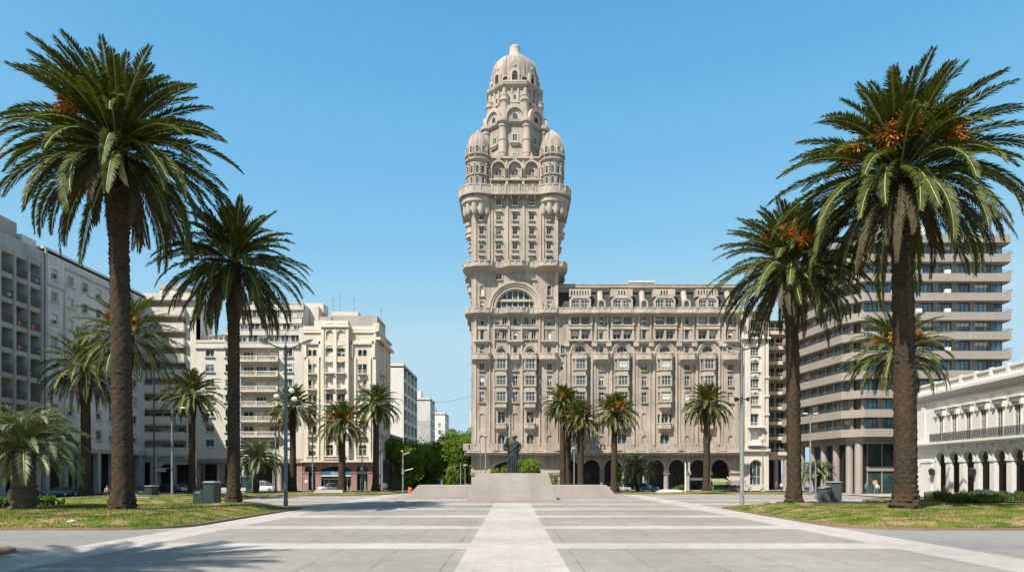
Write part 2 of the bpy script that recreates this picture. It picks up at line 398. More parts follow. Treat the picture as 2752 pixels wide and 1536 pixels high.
# --- projecting bay windows: one mesh, many copies
bs, bp, bf = MB(), MB(), MB()
pl = lambda k, e=0: [(-1.05 * k - e, 0), (-.78 * k - e, -1.0 * k - e), (.78 * k + e, -1.0 * k - e), (1.05 * k + e, 0)]
bs.vprism(pl(.93), -.84, -.08); bs.vprism(pl(1, .07), -.12, .02); bs.vprism(pl(1, .06), 1.42, 1.54); bs.vprism(pl(.97), .02, .08)
for x, y in ((-.78, -1.0), (.78, -1.0), (-1.03, -.03), (1.03, -.03)): bs.box(x - .09, x + .09, y - .02, y + .16, 0, 1.42)
bs.vprism(pl(.95), 1.3, 1.42)
bp.vprism(pl(.86), .02, 1.32)
for x in (-.62, -.22, .22, .62): bf.box(x - .035, x + .035, -.93, -.855, .05, 1.3)
bf.box(-.68, .68, -.925, -.86, .92, .98); bf.box(-.68, .68, -.925, -.86, .05, .12)
for s_ in (-1, 1): bf.tube([(s_ * .86, -.47, .05), (s_ * .86, -.47, 1.3)], .035, 4)
mb_, mp_, mf_ = bs.mesh('bay_window', M_tan2), bp.mesh('pane', SB.mats['pane']), bf.mesh('frame', SB.mats['frame'])
mc_ = MB(); mc_.loft(pl(.93), -.84, pl(.35), -1.5); mcor = mc_.mesh('corbel', M_tan2)
bcur = MB(); bcur.box(-.55, .55, -.872, -.866, .3, 1.3); mcur = bcur.mesh('curtain', plain('pale curtain', (.6, .57, .5), .9))
for x in (1347.5, 1425) + BAYC:
    for k, y in enumerate((994, 1037, 1080)):
        o = link('bay_window', mb_, SB.root, (U(x), 0, Zy(y)))
        link('pane', mp_, o); link('frame', mf_, o)
        if rnd.random() < .35: link('curtain', mcur, o)
        if k == 2: link('corbel', mcor, o)
def balc(path, z0, z1, name='balcony', bal=False, corb=.5, inner=None, t=.18):
    """one balcony: slab, parapet with coping and a raked underside; path runs left to right along its outer edge"""
    m = MB(); inn = inner or [(x, min(y + 3, 0.0)) for x, y in path]
    m.ribbon(path, z0 + .16, z1 - .12, t)
    grow = lambda e: [(x, y - e) for x, y in path]
    m.ribbon(grow(.07), z1 - .12, z1, t + .14)
    m.loft(grow(.06), z0, grow(.06), z0 + .16); m.loft(grow(.06), z0 + .16, inn, z0 + .16); m.loft(grow(.06), z0, [(x * .9 + inn[i][0] * .1, y * .55) for i, (x, y) in enumerate(path)], z0 - corb * .5)
    m.loft([(x * .9 + inn[i][0] * .1, y * .55) for i, (x, y) in enumerate(path)], z0 - corb * .5, inn, z0 - corb)
    step = max(2, len(path) // max(3, int(abs(path[-1][0] - path[0][0]) / 1.1)))
    for i in range(0, len(path), step):
        x, y = path[i]; m.box(x - .13, x + .13, y - .05, y + .2, z0 + .16, z1 + .05)
    if bal:
        for i in range(1, len(path) - 1): pass
    return SB.add(name, m, M_tan2)
def bow(x, hw, p, n=12, fl=.55):          # bowed plan edge, chamfered ends
    return [(U(x) - hw, -.02)] + [(U(x) + hw * t, -p * (1 - max(0, (abs(t) - fl) / (1 - fl)) ** 2 * .55)) for t in [i / n * 2 - 1 for i in range(n + 1)]] + [(U(x) + hw, -.02)]
for x in SGL: balc(bow(x, 1.3, 1.15), Zy(968), Zy(951), corb=.75)
for x, hw in ((1296, 1.5), (1385, .78), (1474, 1.45)): balc(bow(x, hw, .1 + .95 if hw > 1 else .7), Zy(967), Zy(950.5), corb=.6)
for x in (1347.5, 1425) + BAYC:
    balc(bow(x, 1.15, 1.08, 8, .7), Zy(966), Zy(950.5), corb=.1); balc(bow(x, .85 if x < 1500 else 1.0, .7, 8, .7), Zy(1151), Zy(1137), corb=.5)
def ringpath(offs, hw, y1, n=60):         # plan path round three sides of the tower, offset given per side parameter
    P = []
    for i in range(21): t = y1 * (1 - i / 20); P.append((-hw - offs(-1) - .3 * (offs(t / y1 * 2 - 1) - offs(-1)), t))
    for i in range(1, 8): a = R(180 + 90 * i / 8); P.append((-hw + offs(-1) * math.cos(a), offs(-1) * math.sin(a)))
    for i in range(n + 1): t = i / n * 2 - 1; P.append((hw * t, -offs(t)))
    for i in range(1, 8): a = R(270 + 90 * i / 8); P.append((hw + offs(1) * math.cos(a), offs(1) * math.sin(a)))
    for i in range(21): t = y1 * i / 20; P.append((hw + offs(1) + .3 * (offs(t / y1 * 2 - 1) - offs(1)), t))
    return P
def waves(base, amp, cs=(-.76, .02, .77), wd=.2): return lambda t: base + sum(amp * max(0, min(1, 1.35 * math.cos(min(abs(t - c) / wd, 1.57)))) for c in cs)
def bigbalc(offs, z0, z1, corb, name='balcony'):
    P, I = ringpath(offs, 6.5, 13), ringpath(lambda t: 0.02, 6.5, 13)
    mid = [(a[0] * .45 + b[0] * .55, a[1] * .45 + b[1] * .55) for a, b in zip(P, I)]
    m = MB(); m.ribbon(P, z0 + .2, z1 - .12, .16)
    out = [(a[0] + (a[0] - b[0]) * .07, a[1] + (a[1] - b[1]) * .07) for a, b in zip(P, I)]
    m.ribbon(out, z1 - .13, z1, .3); m.ribbon(out, z0, z0 + .2, .3); m.loft(out, z0 + .21, I, z0 + .21); m.loft(out, z0, mid, z0 - corb * .55); m.loft(mid, z0 - corb * .55, I, z0 - corb)
    for i in range(2, len(P), 4): x, y = P[i]; m.box(x - .11, x + .11, y - .11, y + .11, z0 + .2, z1 + .06)
    return SB.add(name, m, M_tan2)
bigbalc(waves(.6, 1.0), Zy(722), Zy(707), .55)
bigbalc(waves(.5, .65), Zy(844), Zy(830), .4)
# wing balcony below the mansard
P = [(6.5 + i * .15, -(.85 + .4 * max(math.cos(min(abs(6.5 + i * .15 - U(c)) / 1.5, 1.57)) for c in BAYC + SGL))) for i in range(int(26.9 / .15) + 1)]
balc(P, Zy(845), Zy(830), corb=.45)
# --- mansard roof and its dormers
zr, zt = Zy(829), Zy(772)
rf = MB(); rf.quad((6.6, .35, zr), (33.3, .35, zr), (33.3, 2.0, zt), (6.6, 2.0, zt)); rf.quad((33.3, .35, zr), (33.3, 16, zr), (33.0, 14, zt), (33.3, 2.0, zt))
rf.quad((6.5, 0, zr), (33.45, 0, zr), (33.45, 1, zr), (6.5, 1, zr)); rf.quad((6.6, 1.5, Zy(757.5)), (33.1, 1.5, Zy(757.5)), (33.1, 15, Zy(757.5)), (6.6, 15, Zy(757.5)))
roof = SB.add('roof', rf, M_slate)
m = MB(); m.box(6.5, 33.35, 1.5, 2.1, zt, Zy(766)); m.box(6.5, 33.5, 1.15, 2.1, Zy(766), Zy(762)); m.box(6.5, 33.35, 1.45, 2.1, Zy(762), Zy(758)); m.box(6.5, 33.45, 1.3, 2.1, Zy(758), Zy(756)); m.box(6.5, 33.3, 1.6, 1.75, Zy(777), Zy(773))
SB.add('cornice', m, M_tan2, parent=roof)
for i, x in enumerate(BAYC):
    d = MB(); u = U(x); hw = 1.58; z0, z1, z2, z3 = zr, Zy(796), Zy(793), Zy(775)
    oc = lambda a, top, c: [(u - a, z0), (u - a, top - c), (u - a + c, top), (u + a - c, top), (u + a, top - c), (u + a, z0)]
    A, B_ = oc(hw, z1, .45), oc(hw - .26, z1 - .26, .34)
    d.prism(A, .32, 2.0)
    for k in range(5): d.prism([A[k], A[k + 1], B_[k + 1], B_[k]], -.02, .33)
    d.box(u - 1.6, u + 1.6, .1, 2.2, z1 + .02, z2)
    for k in range(8): xx = u - 1.45 + k * .414; d.box(xx - .11, xx + .11, .28, .5, z2, z3 - .25 if k % 3 else z3 + .05)
    d.box(u - 1.5, u + 1.5, .26, .52, z3 - .25, z3)
    for k in (-1, 1): d.box(u + k * 1.5 - .1, u + k * 1.5 + .1, .2, 1.8, z2, z3)
    if i in (1, 2): d.box(u - 1.4, u - .55, .25, .4, z2 + .1, z3 - .1); d.box(u + .6, u + 1.4, .25, .4, z2 + .1, z3 - .1)
    d.box(u - .1, u + .1, .1, .4, z0, z1 - .3); d.box(u - 1.3, u + 1.3, .12, .4, z0 + 1.28, z1 - .25)
    do = SB.add('dormer', d, M_tan2)
    for k in (-1, 1):
        g = window_geo(.9, 1.25, 0, .3, 'cross', 0, '')
        wo = link('window', g[0].mesh('window', SB.mats['frame']), do, (u + k * .62, .0, z0 + .02)); link('pane', g[1].mesh('pane', SB.mats['pane']), wo)
for x in (1616, 1730, 1844, 1963):
    b_ = MB(); u = U(x); n = 8; r_ = .44
    A = [(u - r_ * math.cos(PI * i / n), .35 - r_ * .9 * math.sin(PI * i / n)) for i in range(n + 1)]
    Bq = [(px, py + 1.55) for px, py in A]
    b_.vprism(A, zr, zr, Bq); b_.v = b_.v[:len(b_.v)]
    for k in range(len(b_.v) // 2, len(b_.v)): v_ = b_.v[k]; b_.v[k] = (v_[0], v_[1], Zy(770))
    b_.ball((u, 1.9, Zy(770)), .42, 10, .5)
    b_.arch_ring(u, zr + .75, .36, .6, -.3, .3, 10, 1, .75)
    bo = SB.add('buttress', b_, M_tan2, 50)
    p_ = MB(); p_.prism([(u - .36, zr), (u + .36, zr)] + [(u + .36 * math.cos(PI * i / 8), zr + .75 + .36 * math.sin(PI * i / 8)) for i in range(9)], -.2, -.18); SB.add('pane', p_, SB.mats['pane'], parent=bo)
m = MB(); m.box(U(1710), U(1779), 6, 9, Zy(757.5), Zy(738) + .5); m.box(U(1708), U(1781), 5.8, 9.2, Zy(738) + .5, Zy(738) + .75); m.box(U(1700), U(1712), 6.5, 8, Zy(757.5), Zy(745)); m.box(U(1725), U(1728), 5.7, 6, Zy(757.5), Zy(741))
SB.add('roof_penthouse', m, stone('white painted render', (.72, .69, .64), .25))
# --- arcade and terrace
ar = SB.part('wall'); AC = [1532 + 57.6 * k for k in range(8)]
ops = [(U(c), 3.0, 2.5, 1.65, 1.25, .7) for c in AC] + [(U(1386), 0, 7.5, 4.55, 1.9, .9)]
facade(ar, -6.5, U(1503), 0, 5.92, [ops[-1]]); facade(ar, U(1503), 33.45, 3.0, 5.92, ops[:-1])
for c in AC: trim.arch_ring(U(c), 3.4, 1.27, 1.55, -.12, .01, 14)
trim.arch_ring(U(1386), 2.65, 3.75, 4.15, -.18, .01, 22, .52); trim.box(U(1266), U(1386) - 3.75, -.3, .01, 2.65, 3.1); trim.box(U(1386) + 3.75, U(1505), -.3, .01, 2.65, 3.1)
trim.box(U(1266) - .1, U(1386) - 3.75, -.2, .01, 2.4, 2.62); trim.box(U(1386) + 3.75, U(1505), -.2, .01, 2.4, 2.62); trim.box(U(1266), U(1386) - 3.9, -.14, .01, 0, .9); trim.box(U(1386) + 3.9, U(1503), -.14, .01, 0, .9)
for c in [U(x) for x in (1503, 1561, 1618.6, 1676, 1734, 1791.5, 1849, 1906.6)]:
    k = MB(); k.lathe(c, .35, [(.44, 0), (.44, .22), (.37, .3), (.36, 1.4), (.33, 2.3), (.33, 2.42), (.42, 2.5)], 16); k.box(c - .46, c + .46, -.1, .8, 2.5, 2.62)
    k.lathe(c, .35, [(.34, 2.62), (.5, 2.86), (.4, 2.9), (.52, 3.0)], 12)
    SB.add('column', k, M_granite, 40)
ar.box(U(1963), 33.45, -.05, .7, 0, 3.0); trim.box(U(1961), 33.6, -.25, .75, 2.62, 2.78); trim.box(U(1962), 33.5, -.15, .75, 2.45, 2.62)
ar.quad((-6.5, 0, 0), (-6.5, 13, 0), (-6.5, 13, 5.92), (-6.5, 0, 5.92)); ar.quad((33.45, 0, 0), (33.45, 16, 0), (33.45, 16, 5.92), (33.45, 0, 5.92))
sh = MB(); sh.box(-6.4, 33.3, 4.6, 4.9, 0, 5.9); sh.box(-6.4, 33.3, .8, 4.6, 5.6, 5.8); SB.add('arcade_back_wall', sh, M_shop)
for k, c in enumerate(AC + [1340, 1386, 1432]):
    f = MB(); u = U(c); f.quad((u - 1.0, 4.57, .2), (u + 1.0, 4.57, .2), (u + 1.0, 4.57, 2.7), (u - 1.0, 4.57, 2.7))
    so = SB.add('shopfront', f, SB.mats['pane']); g = MB()
    for x in (-1, -.3, .4, 1): g.box(u + x - .05, u + x + .05, 4.5, 4.6, .1, 2.75)
    g.box(u - 1.05, u + 1.05, 4.48, 4.6, 2.7, 2.85); g.box(u - 1.05, u + 1.05, 4.5, 4.6, .0, .22); SB.add('frame', g, plain('dark shop frame', (.05, .05, .045), .5), parent=so)
tp = [(-6.5 - .95, 13), (-6.5 - .95, -1.45)] + [(-7.45 + i * .5, -1.6 - (.12 if i % 6 < 3 else 0)) for i in range(1, 82)] + [(33.4, -1.6)]
te = MB(); te.ribbon(tp, 5.6, 5.94, 1.7); te.ribbon([(x, y + .3) if y < 0 else (x + .3, y) for x, y in tp], 5.3, 5.6, 1.0)
for i in range(0, 62): x = -6.9 + i * .66; te.box(x - .1, x + .1, -1.25, 0, 5.12, 5.6)
te.box(-7.4, 33.4, -1.65, .02, 5.9, 5.93)
tr = SB.add('terrace', te, M_tan2)
bm_ = MB(); balusters(bm_, tp, 5.94, Zy(1192.5), .5, .2)
for i in range(10): x = -7.3 + i * 4.5; bm_.box(x - .3, x + .3, -1.75, -1.35, 5.94, Zy(1192.5) + .03)
SB.add('balustrade', bm_, M_tan2, parent=tr)
sgn = MB(); sgn.box(U(1857), U(1893), .9, 1.0, Zy(1289.5), Zy(1283)); SB.add('sign_board', sgn, plain('faded white sign', (.6, .58, .54), .6))
# --- upper tower: balcony with round corners, corner turrets, arcaded stage
TC = (0.0, 6.55)
def crown_path(e=0.0):
    P = []
    seq = [(-5.57, 12, 1), (-5.57, 1.2, 0), (5.57, 1.2, 0), (5.57, 12, 1)]
    P += [(-8.35 - e, 11)]
    P += [(-5.57 + (2.75 + e) * math.cos(R(a)), 1.2 + (2.75 + e) * math.sin(R(a))) for a in range(170, 300, 10)]
    P += [(-3.4 + .2 * i, -(.95 + e) - .05 * (i % 5 == 0)) for i in range(0, 35)]
    P += [(5.57 + (2.75 + e) * math.cos(R(a)), 1.2 + (2.75 + e) * math.sin(R(a))) for a in range(240, 370, 10)]
    P += [(8.35 + e, 11)]
    return P
z0, z1 = 43.75, 45.05
m = MB(); P = crown_path(); m.ribbon(crown_path(.12), z0 - .1, z0 + .3, 3.0); m.ribbon(P, z0 + .3, z1 - .15, .18); m.ribbon(crown_path(.08), z1 - .15, z1, .34)
for i in range(0, len(P), 2): x, y = P[i]; m.box(x - .13, x + .13, y - .08, y + .2, z0 + .3, z1 + .07)
m.box(-6.5, 6.5, -.8, 12.9, z0 - .06, z0 + .24)
for i in range(6): m.box(-2.9 + i * 1.16 - .12, -2.9 + i * 1.16 + .12, -.8, 0, z0 - .55, z0 - .1)
SB.add('balcony', m, M_tan2)
for sx in (-1, 1):
    for cy in (1.2, 11.9):
        m = MB(); cx = sx * 5.57
        m.lathe(cx, cy, [(.6, 40.9), (1.5, 41.15), (1.95, 41.6), (1.95, 42.2), (2.0, 42.5), (2.45, 42.75), (2.5, 43.3), (2.3, 43.66)], 22)
        for a in (195, 225, 255, 285, 315, 345):
            x, y = cx + 1.9 * math.cos(R(a)), cy + 1.9 * math.sin(R(a)); m.lathe(x, y, [(.05, 40.75), (.28, 41.0), (.38, 41.4), (.38, 42.6)], 8)
        SB.add('corbel', m, M_tan2, 40)
        t = MB(); t.lathe(cx, cy, [(1.62, z0), (1.62, 48.9), (1.78, 49.0), (1.92, 49.15), (1.92, 49.35), (1.72, 49.45), (1.72, 49.6)], 24)
        ta = 0
        for a in range(15, 375, 30):
            x, y = cx + 1.66 * math.cos(R(a)), cy + 1.66 * math.sin(R(a)); t.tube([(x, y, 45), (x, y, 48.6)], .1, 5)
            for zz in (47.2, 47.6, 48.0, 48.4): t.ball((x + .1 * math.cos(R(a)), y + .1 * math.sin(R(a)), zz), .17, 6)
        to = SB.add('turret', t, M_tan, 40)
        d = MB(); d.lathe(cx, cy, [(1.72, 49.6), (1.77, 50.4), (1.73, 51.2), (1.6, 51.9), (1.38, 52.6), (1.05, 53.2), (.65, 53.65), (.28, 53.9), (.1, 54.15), (.02, 54.2)], 24)
        for a in range(0, 360, 30):
            d.tube([(cx + (r + .03) * math.cos(R(a)), cy + (r + .03) * math.sin(R(a)), z) for r, z in ((1.72, 49.6), (1.77, 50.4), (1.73, 51.2), (1.6, 51.9), (1.38, 52.6), (1.05, 53.2), (.65, 53.65))], .04, 5)
        SB.add('dome', d, M_tan, 50, to)
        p = MB()
        for a in range(0, 360, 30):
            for zz, hh, rr in ((45.4, 1.1, 1.64), (47.0, 1.15, 1.64), (50.0, 1.0, 1.77)):
                if cy < 5: p = MB()
                p.T = Matrix.Translation((cx, cy, zz)) @ Matrix.Rotation(R(a + 90), 4, 'Z')
                pts = [(-.2, 0), (.2, 0)] + [(.2 * math.cos(PI * i / 6), hh - .2 + .2 * math.sin(PI * i / 6)) for i in range(7)]
                p.mi = 1; p.prism(pts, -rr - .02, -rr + .1); p.mi = 0
                p.arch_ring(0, hh - .2, .2, .32, -rr - .1, -rr + .1, 8, 1, hh - .2); p.box(-.42, .42, -rr - .22, -rr + .1, -.16, 0)
                if cy < 5: SB.add('window', p, [M_tan2, SB.mats['pane']], None, to)
        if cy > 5: tag(SB.add('window', p, [M_tan2, SB.mats['pane']], None, to), kind='stuff')
# arcaded stage behind the balcony
z0, z1 = 44.0, 49.9; SB.T = wall.T = Matrix.Translation((0, 1.0, 0)); ops = []
for u in (-2.47, 0, 2.47):
    ops.append(SB.win(u, 45.35, .72, .75, 0, .25, 'cross', None, '')); ops.append(SB.win(u, 47.15, 1.0, 1.15, .5 if u else .5, .3, 'cross', None, ''))
facade(wall, -3.8, 3.8, z0, 50.0, ops)
t = SB.part('trim')
for u in (-2.47, 0, 2.47):
    t.arch_ring(u, 48.05, .98, 1.2, -.5, 0, 14, 1.15, 1.5); t.box(u - .72, u + .72, -.35, 0, 46.6, 47.1); t.box(u - .78, u + .78, -.42, 0, 47.02, 47.12)
    t.prism([(u - .3, 49.5), (u + .3, 49.5), (u + .12, 50.3), (u, 50.55), (u - .12, 50.3)], -.45, .1)
for u in (-3.75, -1.235, 1.235, 3.75): t.box(u - .2, u + .2, -.5, 0, 44, 48.05); t.box(u - .1, u + .1, -.25, 0, 48.05, 49.4)
t.box(-3.9, 3.9, -.58, 0, 46.35, 46.6); t.box(-3.9, 3.9, -.3, 0, 49.75, 50.0)
SB.T = wall.T = t.T = Matrix()
for u in (-3.8, 3.8): wall.quad((u, 1, z0), (u, 12, z0), (u, 12, 50), (u, 1, 50))
for u in (-6.2, 6.2): wall.box(min(u, u * .6), max(u, u * .6), 3, 10.5, z0, 49.6)
wall.quad((-3.8, 1, 50), (3.8, 1, 50), (3.8, 12, 50), (-3.8, 12, 50)); wall.quad((-3.8, 12, z0), (3.8, 12, z0), (3.8, 12, 50), (-3.8, 12, 50))
# octagonal stages
def octo(a, e=0): r = (a + e) / math.cos(PI / 8); return [(TC[0] + r * math.cos(PI / 8 + PI / 4 * i), TC[1] + r * math.sin(PI / 8 + PI / 4 * i)) for i in range(8)]
m = MB()
for z, a, za, aa in ((49.6, 4.37, 55.5, 4.3), (55.5, 4.45, 55.8, 4.75), (55.8, 4.75, 56.2, 4.8), (56.2, 4.5, 58.6, 4.15), (58.0, 3.95, 61.3, 3.85), (61.3, 3.9, 61.7, 4.35), (61.7, 4.35, 62.1, 4.42), (62.1, 4.1, 62.5, 4.0)): m.vprism(octo(a), z, za, octo(aa))
SB.add('octagonal_stage', m, M_tan)
k = 2 * 4.37 * math.tan(PI / 8)
for i in range(8):
    M = Matrix.Translation((TC[0], TC[1], 0)) @ Matrix.Rotation(PI / 4 * i, 4, 'Z')
    g = MB(); g.T = M
    g.arch_ring(0, 56.3, 1.25, 1.72, -4.95, -3.6, 16, 1.25); g.arch_ring(0, 56.3, .98, 1.2, -4.7, -3.6, 16, 1.25)
    g.prism([(-1.25, 56.2), (1.25, 56.2)] + [(1.25 * math.cos(PI * j / 12), 56.3 + 1.56 * math.sin(PI * j / 12)) for j in range(13)], -4.6, -3.4)
    go = SB.add('gable', g, M_tan2, 30)
    p = MB(); p.T = M; p.prism([(-.36, 56.35), (.36, 56.35)] + [(.36 * math.cos(PI * j / 8), 56.75 + .4 * math.sin(PI * j / 8)) for j in range(9)], -4.65, -4.58); SB.add('pane', p, SB.mats['pane'], parent=go)
    # stage windows of the same side
    for zz, ww, hh, rr, st, y_ in ((53.0, .78, 1.0, .12, 'two', -4.36), (50.4, .62, .72, 0, 'cross', -4.39), (59.4, .4, .8, 0, 'slit', -3.93)):
        if i in (0, 1, 7, 2, 6): SB.wins.append((M @ Matrix.Translation((0, y_ - .02, zz)), (ww, hh, rr, .05, st, 0, 'sf')))
    g = MB(); g.T = M; g.box(-.75, .75, -4.75, -4.2, 52.6, 52.85); g.box(-.55, .55, -4.62, -4.2, 52.35, 52.6); SB.add('window_ledge', g, M_tan2); g = MB(); g.T = M; g.box(-.6, .6, -4.2, -3.8, 59.0, 59.3)
    SB.add('window_ledge', g, M_tan2)
    for s_ in (-1, 1): g = MB(); g.T = M; g.box(s_ * .48 - .12, s_ * .48 + .12, -4.05, -3.75, 58.2, 61.3); SB.add('pilaster', g, M_tan2)
    a = PI / 8 + PI / 4 * i; rr = 4.73; x, y = TC[0] + rr * math.cos(a), TC[1] + rr * math.sin(a)
    c = MB(); c.lathe(x, y, [(.1, 49.95), (.5, 50.1), (.66, 50.5), (.66, 51.0), (.72, 51.05), (.72, 51.25), (.63, 51.3), (.63, 53.0), (.72, 53.05), (.72, 53.3), (.6, 53.35), (.6, 55.0), (.72, 55.1), (.72, 55.4), (.62, 55.5)], 16)
    c.lathe(x, y, [(.75, 55.5), (.98, 55.75), (.98, 56.2), (.8, 56.35)], 16)
    SB.add('column', c, M_tan2, 35)
    x, y = TC[0] + 4.1 * math.cos(a), TC[1] + 4.1 * math.sin(a)
    c = MB(); c.lathe(x, y, [(.5, 57.9), (.55, 58.9), (.62, 59.2), (.78, 59.35), (.78, 59.55), (.68, 59.62), (.68, 59.95), (.75, 60.0), (.75, 60.1)], 14); c.lathe(x, y, [(.3, 60.1), (.34, 61.3)], 10)
    SB.add('balcony', c, M_tan2, 35)
# dome with dormers and finial
d = MB(); prof = [(3.5, 62.4), (3.62, 63.4), (3.68, 64.4), (3.68, 65.2), (3.56, 65.95), (3.26, 66.6), (2.75, 67.15), (2.05, 67.55), (1.4, 67.75), (1.1, 68.0)]
d.lathe(*TC, prof, 32)
for i in range(8):
    a = PI / 8 + PI / 4 * i; d.tube([(TC[0] + (r + .04) * math.cos(a), TC[1] + (r + .04) * math.sin(a), z) for r, z in prof], .07, 6)
dome = SB.add('dome', d, M_tan, 45)
for i in range(8):
    M = Matrix.Translation((TC[0], TC[1], 0)) @ Matrix.Rotation(PI / 4 * i, 4, 'Z'); g = MB(); g.T = M
    g.arch_ring(0, 63.5, .42, .62, -3.95, -3.2, 10, 1.2, 1.1); g.arch_ring(0, 63.5, .62, .78, -3.85, -3.2, 10, 1.25, 1.1); g.ball((0, -3.62, 64.95), .22, 8, 1.4)
    g.T = M @ Matrix.Rotation(PI / 8, 4, 'Z'); g.arch_ring(0, 63.0, .4, .58, -3.9, -3.2, 8, .7, .6); g.box(-.6, .6, -3.95, -3.3, 62.2, 62.5)
    do = SB.add('dormer', g, M_tan2, 30, dome)
m = MB()
for i in range(16):
    m.T = Matrix.Translation((TC[0], TC[1], 0)) @ Matrix.Rotation(PI / 8 * i, 4, 'Z'); m.box(-.4, .4, -3.66, -3.5, 62.5, 63.5 if i % 2 == 0 else 63.2)
SB.add('pane', m, M_dark, parent=dome)
f = MB(); f.lathe(*TC, [(1.45, 67.68), (1.42, 67.95), (1.25, 68.1), (1.2, 68.4), (1.0, 68.6), (.88, 68.9), (.83, 69.2), (.8, 69.6), (.82, 69.8), (.62, 70.05), (.2, 70.2), (.02, 70.23)], 20)
SB.add('finial', f, M_tan2, 40, dome)
# rounded bays high on the tower's side walls
for s_ in (-1, 1):
    for yc in (3.2, 9.8):
        m = MB(); m.lathe(s_ * 6.45, yc, [(.05, 37.3), (.6, 37.7), (.75, 38.2), (.8, 38.3), (1.1, 38.5), (1.1, 39.0), (1.25, 39.1), (1.25, 39.3), (.95, 39.35), (.95, 40.2), (1.2, 40.3), (1.25, 40.7)], 16)
        SB.add('bay_window', m, M_tan2, 35)
        m = MB(); m.lathe(s_ * 6.4, yc, [(.05, 29.6), (.5, 29.8), (.8, 30.2), (.8, 31.1), (1.0, 31.2), (1.0, 31.5)], 14); SB.add('bay_window', m, M_tan2, 35)
SB.finish(dict(wall=M_tan, trim=M_tan2))
# ================================================================ the other buildings round the square
M_conc = stone('grey concrete', (.46, .44, .405), .5, .9, 5, .5, .2)
M_greyw = stone('stained white plaster', (.66, .64, .605), .45, .9, 4, .5, .12, (.5, .48, .45))
M_pale = stone('pale beige plaster', (.64, .575, .50), .3, .9, 4, .3, .1, (.55, .5, .45))
M_cream = stone('cream plaster', (.66, .57, .465), .3, .9, 4, .35, .1, (.55, .48, .42))
M_white = stone('white plaster', (.70, .665, .61), .18, .9, 4, .12, .08, (.6, .55, .5))
M_pink = stone('polished pink granite', (.36, .21, .185), .4, .35, 14, .2, .05, (.6, .6, .6))
M_band = stone('exposed aggregate concrete', (.335, .288, .247), .2, .85, 26, .22, .35, (.62, .6, .58))
M_roofgrey = stone('roof screed', (.42, .38, .34), .4, .9, 3, .2)
M_iron = plain('black ironwork', (.03, .03, .03), .5)
M_rail = plain('grey rail', (.28, .29, .29), .4, .6)
M_glassd = glass('dark green glass', (.02, .035, .032))
M_glassb = glass('tinted glass with painted sky', (.085, .15, .19), .06)  # tinted panes, base colour lightened to imitate reflected blue sky
M_ac = plain('air conditioner casing', (.7, .69, .66), .5)
def boxwalls(b, W_, D_, z0, z1, mat_part='wall', front=False, skip=()):
    w = b.part(mat_part)
    if front: w.quad((0, 0, z0), (W_, 0, z0), (W_, 0, z1), (0, 0, z1))
    for n, q in (('l', ((0, 0, z0), (0, D_, z0), (0, D_, z1), (0, 0, z1))), ('r', ((W_, 0, z0), (W_, D_, z0), (W_, D_, z1), (W_, 0, z1))), ('b', ((0, D_, z0), (W_, D_, z0), (W_, D_, z1), (0, D_, z1)))):
        if n not in skip: w.quad(*q)
    r = b.part('roof'); r.quad((0, 0, z1 - .3), (W_, 0, z1 - .3), (W_, D_, z1 - .3), (0, D_, z1 - .3))
def parapet(b, W_, D_, z1, h=.6, t=.25):
    w = b.part('wall'); w.box(0, W_, 0, t, z1 - .3, z1 + h); w.box(0, t, t, D_, z1 - .3, z1 + h); w.box(W_ - t, W_, t, D_, z1 - .3, z1 + h)
def rail(mb, u0, u1, v, z0, z1, n=None):
    mb.box(u0, u1, v, v + .04, z1 - .05, z1); mb.box(u0, u1, v, v + .04, z0 + .05, z0 + .09)
    n = n or max(2, int((u1 - u0) / .16))
    for i in range(n + 1): u = u0 + (u1 - u0) * i / n; mb.box(u - .012, u + .012, v + .01, v + .03, z0, z1 - .05)
def antenna(b, u, v, z, h):
    m = MB(); m.tube([(u, v, z), (u, v, z + h)], .035, 5); m.tube([(u - .5, v, z + h * .8), (u + .5, v, z + h * .8)], .02, 4); m.tube([(u - .3, v, z + h * .65), (u + .3, v, z + h * .65)], .02, 4)
    b.add('antenna', m, M_rail)
XL = -53.7
# --- 1 grey grid of loggias, far left
b = Building('apartment_block', 'grey concrete apartment block with a grid of deep loggias at the left edge', 'building', (XL, 58.0, 0), R(90), dict(wall=M_conc))
Wd = 20.35; us = [18.85 - 2.15 * k for k in range(9)]; zs = [23.95 - 2.66 * k for k in range(7)]; ops = []
for z in zs:
    for u in us: ops.append((u, z, 1.82, 2.12, 0, 1.3))
facade(b.part('wall'), 0, Wd, 5.6, 28.0, ops)
bw = b.part('loggia_wall'); bw.quad((0, 1.3, 7.5), (Wd, 1.3, 7.5), (Wd, 1.3, 26.3), (0, 1.3, 26.3))
for k in range(9):
    u = 19.92 - 2.15 * k; b.part('wall').box(u - .13, u + .13, -.16, .02, 5.6, 26.6)
for i, z in enumerate(zs):
    for j, u in enumerate(us):
        b.wins.append((Matrix.Translation((u - .25, 1.0, z)), (1.15, 1.95, 0, .3, 'two', rnd.choice([0, 0, .5, .9]), '')))
        r = MB(); rail(r, u - .9, u + .9, .03, z, z + .85, 4)
        for q in (.25, .45, .65): r.box(u - .9, u + .9, .04, .06, z + q, z + q + .04)
        b.add('railing', r, M_iron)
        if (i * 5 + j * 3) % 11 == 0:
            a = MB(); a.box(u + .35, u + .8, .12, .4, z + .25, z + .62); a.box(u + .4, u + .65, .1, .12, z + .3, z + .56); b.add('air_conditioner', a, M_ac)
        if (i, j) in ((2, 1), (2, 0), (3, 1)):
            a = MB(); a.box(u - .5, u - .1, -.01, .02, z + .1, z + .6); b.add('hanging_cloth', a, plain('orange cloth', (.55, .16, .07), .9))
boxwalls(b, Wd, 16, 0, 28.0, skip=('b',)); g = MB()
